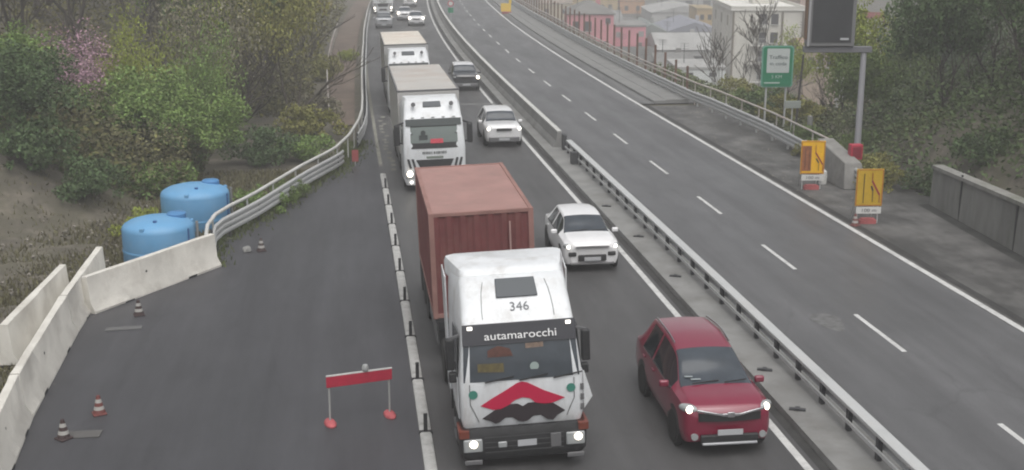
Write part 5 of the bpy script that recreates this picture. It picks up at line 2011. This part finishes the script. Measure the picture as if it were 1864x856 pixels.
# bare tree in front of the apartment block, dark cypress in the town
def bare_tree(label, x, y, z, h):
    o = thing('bare_tree', label, 'tree', (x, y, z), .4)
    g = limbs_mesh('trunk', 5, h, .16, 5, .5, 3, .028)
    g.build('trunk', M_bark, o, smooth=60)
    return o
bare_tree('bare black branched tree in front of the white apartment block', 21.2, 105, -12.2, 17.5)
o = thing('cypress', 'dark pointed cypress in front of the white walled hall', 'tree', (20.0, 140, -12.2), 0)
mesh_child('foliage', CROWNS[1], leafm['dark'], o, (0, 0, 3.0), (1.5, 1.5, 3.2), 0)
mesh_child('trunk', LIMBS[0], M_bark, o, (0, 0, -.1), (5, 5, 5), 0)
for lab, x, y, w, h, k in (('dark garden tree below the apartment block', 25.5, 143, 2.4, 4.5, 'dark'), ('dull garden tree left of the apartment block', 22.8, 146, 2.0, 3.6, 'mid'), ('garden tree in front of the tan house', 31.0, 136, 2.6, 5.5, 'olive'),
                           ('dull tree between cypress and bridge', 17.6, 128, 1.8, 3.4, 'olive'), ('green tree right of the apartment foot', 29.5, 128, 2.6, 5.5, 'mid')):
    tree(lab, x, y, h, w, k, group='garden trees of the town', z=-12.2, crown0=.15)

# undergrowth: countless leaves over both slopes
def undergrowth(name, seed, n, pick, m, leaf, hmax):
    rng = random.Random(seed)
    V, F = [], []
    while len(F) < n:
        x, y = pick(rng)
        s, d = sd(x, y)
        if -19.5 - max(0, (16 - s))*.35 < d < 8.6 and not (d < -15.3 and s > 40):
            continue
        z = terrain_z(x, y, s, d) + rng.random()**2*hmax
        sz = leaf*rng.uniform(.5, 1.5)*(1 + y/120)
        a = Vector((rng.gauss(0, 1), rng.gauss(0, 1), rng.gauss(0, .7))).normalized()
        b = a.cross(Vector((rng.gauss(0, 1), rng.gauss(0, 1), rng.gauss(0, 1)))).normalized()
        p = Vector((x, y, z))
        k = len(V)
        V += [p - a*sz, p + b*sz*.5, p + a*sz, p - b*sz*.5]
        F.append((k, k + 1, k + 2, k + 3))
    g = MB()
    g.v, g.f = [tuple(v) for v in V], F
    me = bpy.data.meshes.new(name)
    me.from_pydata(g.v, [], g.f)
    me.materials.append(m)
    o = bpy.data.objects.new(name, me)
    COL.objects.link(o)
    return o
def left_pick(r):
    y = 46 + 117*r.random()**1.25
    return (-9.5 - .02*y - r.random()**1.2*(14 + .22*y), y)
def left_green(r):
    y = 45.5 + 13*r.random()
    return (-10 - r.random()*14, y)
def right_pick(r):
    y = 33 + 100*r.random()**1.6
    return (15.5 + max(0, y - 52)*.18 + r.random()*(10 + y*.14), y)
def bank_pick(r):
    y = 50 + 40*r.random()
    s = y - 30
    return (9.5 + r.random()*9, y)
stuff(undergrowth('undergrowth', 1, 60000, left_pick, mat('dry_undergrowth', (.16, .15, .06), .9, island=.4), .075, 2.2), 'brown and olive undergrowth covering the left slope', 'undergrowth')
stuff(undergrowth('undergrowth', 2, 16000, left_green, mat('green_undergrowth', (.11, .165, .05), .85, island=.4), .065, .9), 'fresh green undergrowth behind the tanks', 'undergrowth')
stuff(undergrowth('undergrowth', 3, 80000, right_pick, mat('ivy_undergrowth', (.09, .125, .05), .85, island=.45), .07, 1.7), 'dark ivy and brambles covering the right slope', 'undergrowth')
stuff(undergrowth('undergrowth', 4, 18000, bank_pick, mat('bank_weeds', (.13, .15, .07), .85, island=.45), .06, .7), 'weeds on the bank beyond the right railing', 'undergrowth')
def edge_pick(r):
    y = 45.5 + 30*r.random()**1.2
    return (-9.0 - .035*(y - 45) - r.random()**1.1*8.5, y)
stuff(undergrowth('undergrowth', 5, 30000, edge_pick, mat('twiggy_undergrowth', (.13, .125, .065), .9, island=.45), .055, 2.6), 'brownish twigs and brambles at the edge of the wood behind the handrail', 'undergrowth')
# short grass tufts along the foot of the curved guardrail and soil edges
def grass(name, seed, n, pick, m):
    rng = random.Random(seed)
    V, F = [], []
    for _ in range(n):
        s, d = pick(rng)
        x, y = rd(s, d)
        z = ground_z(x, y) if d < -19 else -.02
        h = rng.uniform(.06, .22)
        a = rng.uniform(0, 6.28)
        w = .03
        l = Vector((rng.gauss(0, .06), rng.gauss(0, .06), h))
        p = Vector((x, y, z))
        q = Vector((math.cos(a)*w, math.sin(a)*w, 0))
        k = len(V)
        V += [tuple(p - q), tuple(p + q), tuple(p + l)]
        F.append((k, k + 1, k + 2))
    me = bpy.data.meshes.new(name)
    me.from_pydata(V, [], F)
    me.materials.append(m)
    o = bpy.data.objects.new(name, me)
    COL.objects.link(o)
    return o
def gp(r):
    s = r.uniform(8.5, 31)
    return s, lerp_table(HL, s) + r.gauss(-.2, .35)
def gp2(r):
    s = r.uniform(-2, 24)
    return s, lerp_table(LOT_EDGE, s) - .3 - abs(r.gauss(0, 3.6))
stuff(grass('grass', 8, 5000, gp, mat('verge_grass', (.10, .12, .04), .9, island=.4)), 'grass along the foot of the curved guardrail', 'grass')
stuff(grass('grass', 9, 22000, gp2, mat('dry_grass', (.12, .11, .06), .9, island=.4)), 'thin dry grass on the brown soil', 'grass')

# ------------------------------------------------------------------ the damp spring air
g = MB()
g.box((0, 0, 0), (1, 1, 1))
hz_o = g.build('haze')
hz_o.location = (10, 290, 15.0)
hz_o.scale = (1100, 900, 60)
hm = bpy.data.materials.new('haze_air')
hm.use_nodes = True
hm.node_tree.nodes.clear()
vo = hm.node_tree.nodes.new('ShaderNodeVolumePrincipled')
vo.inputs['Color'].default_value = (1.0, 1.0, 1.0, 1)
vo.inputs['Density'].default_value = .0023
vo.inputs['Anisotropy'].default_value = 0.0
ho = hm.node_tree.nodes.new('ShaderNodeOutputMaterial')
hm.node_tree.links.new(vo.outputs[0], ho.inputs['Volume'])
hz_o.data.materials.append(hm)
stuff(hz_o)
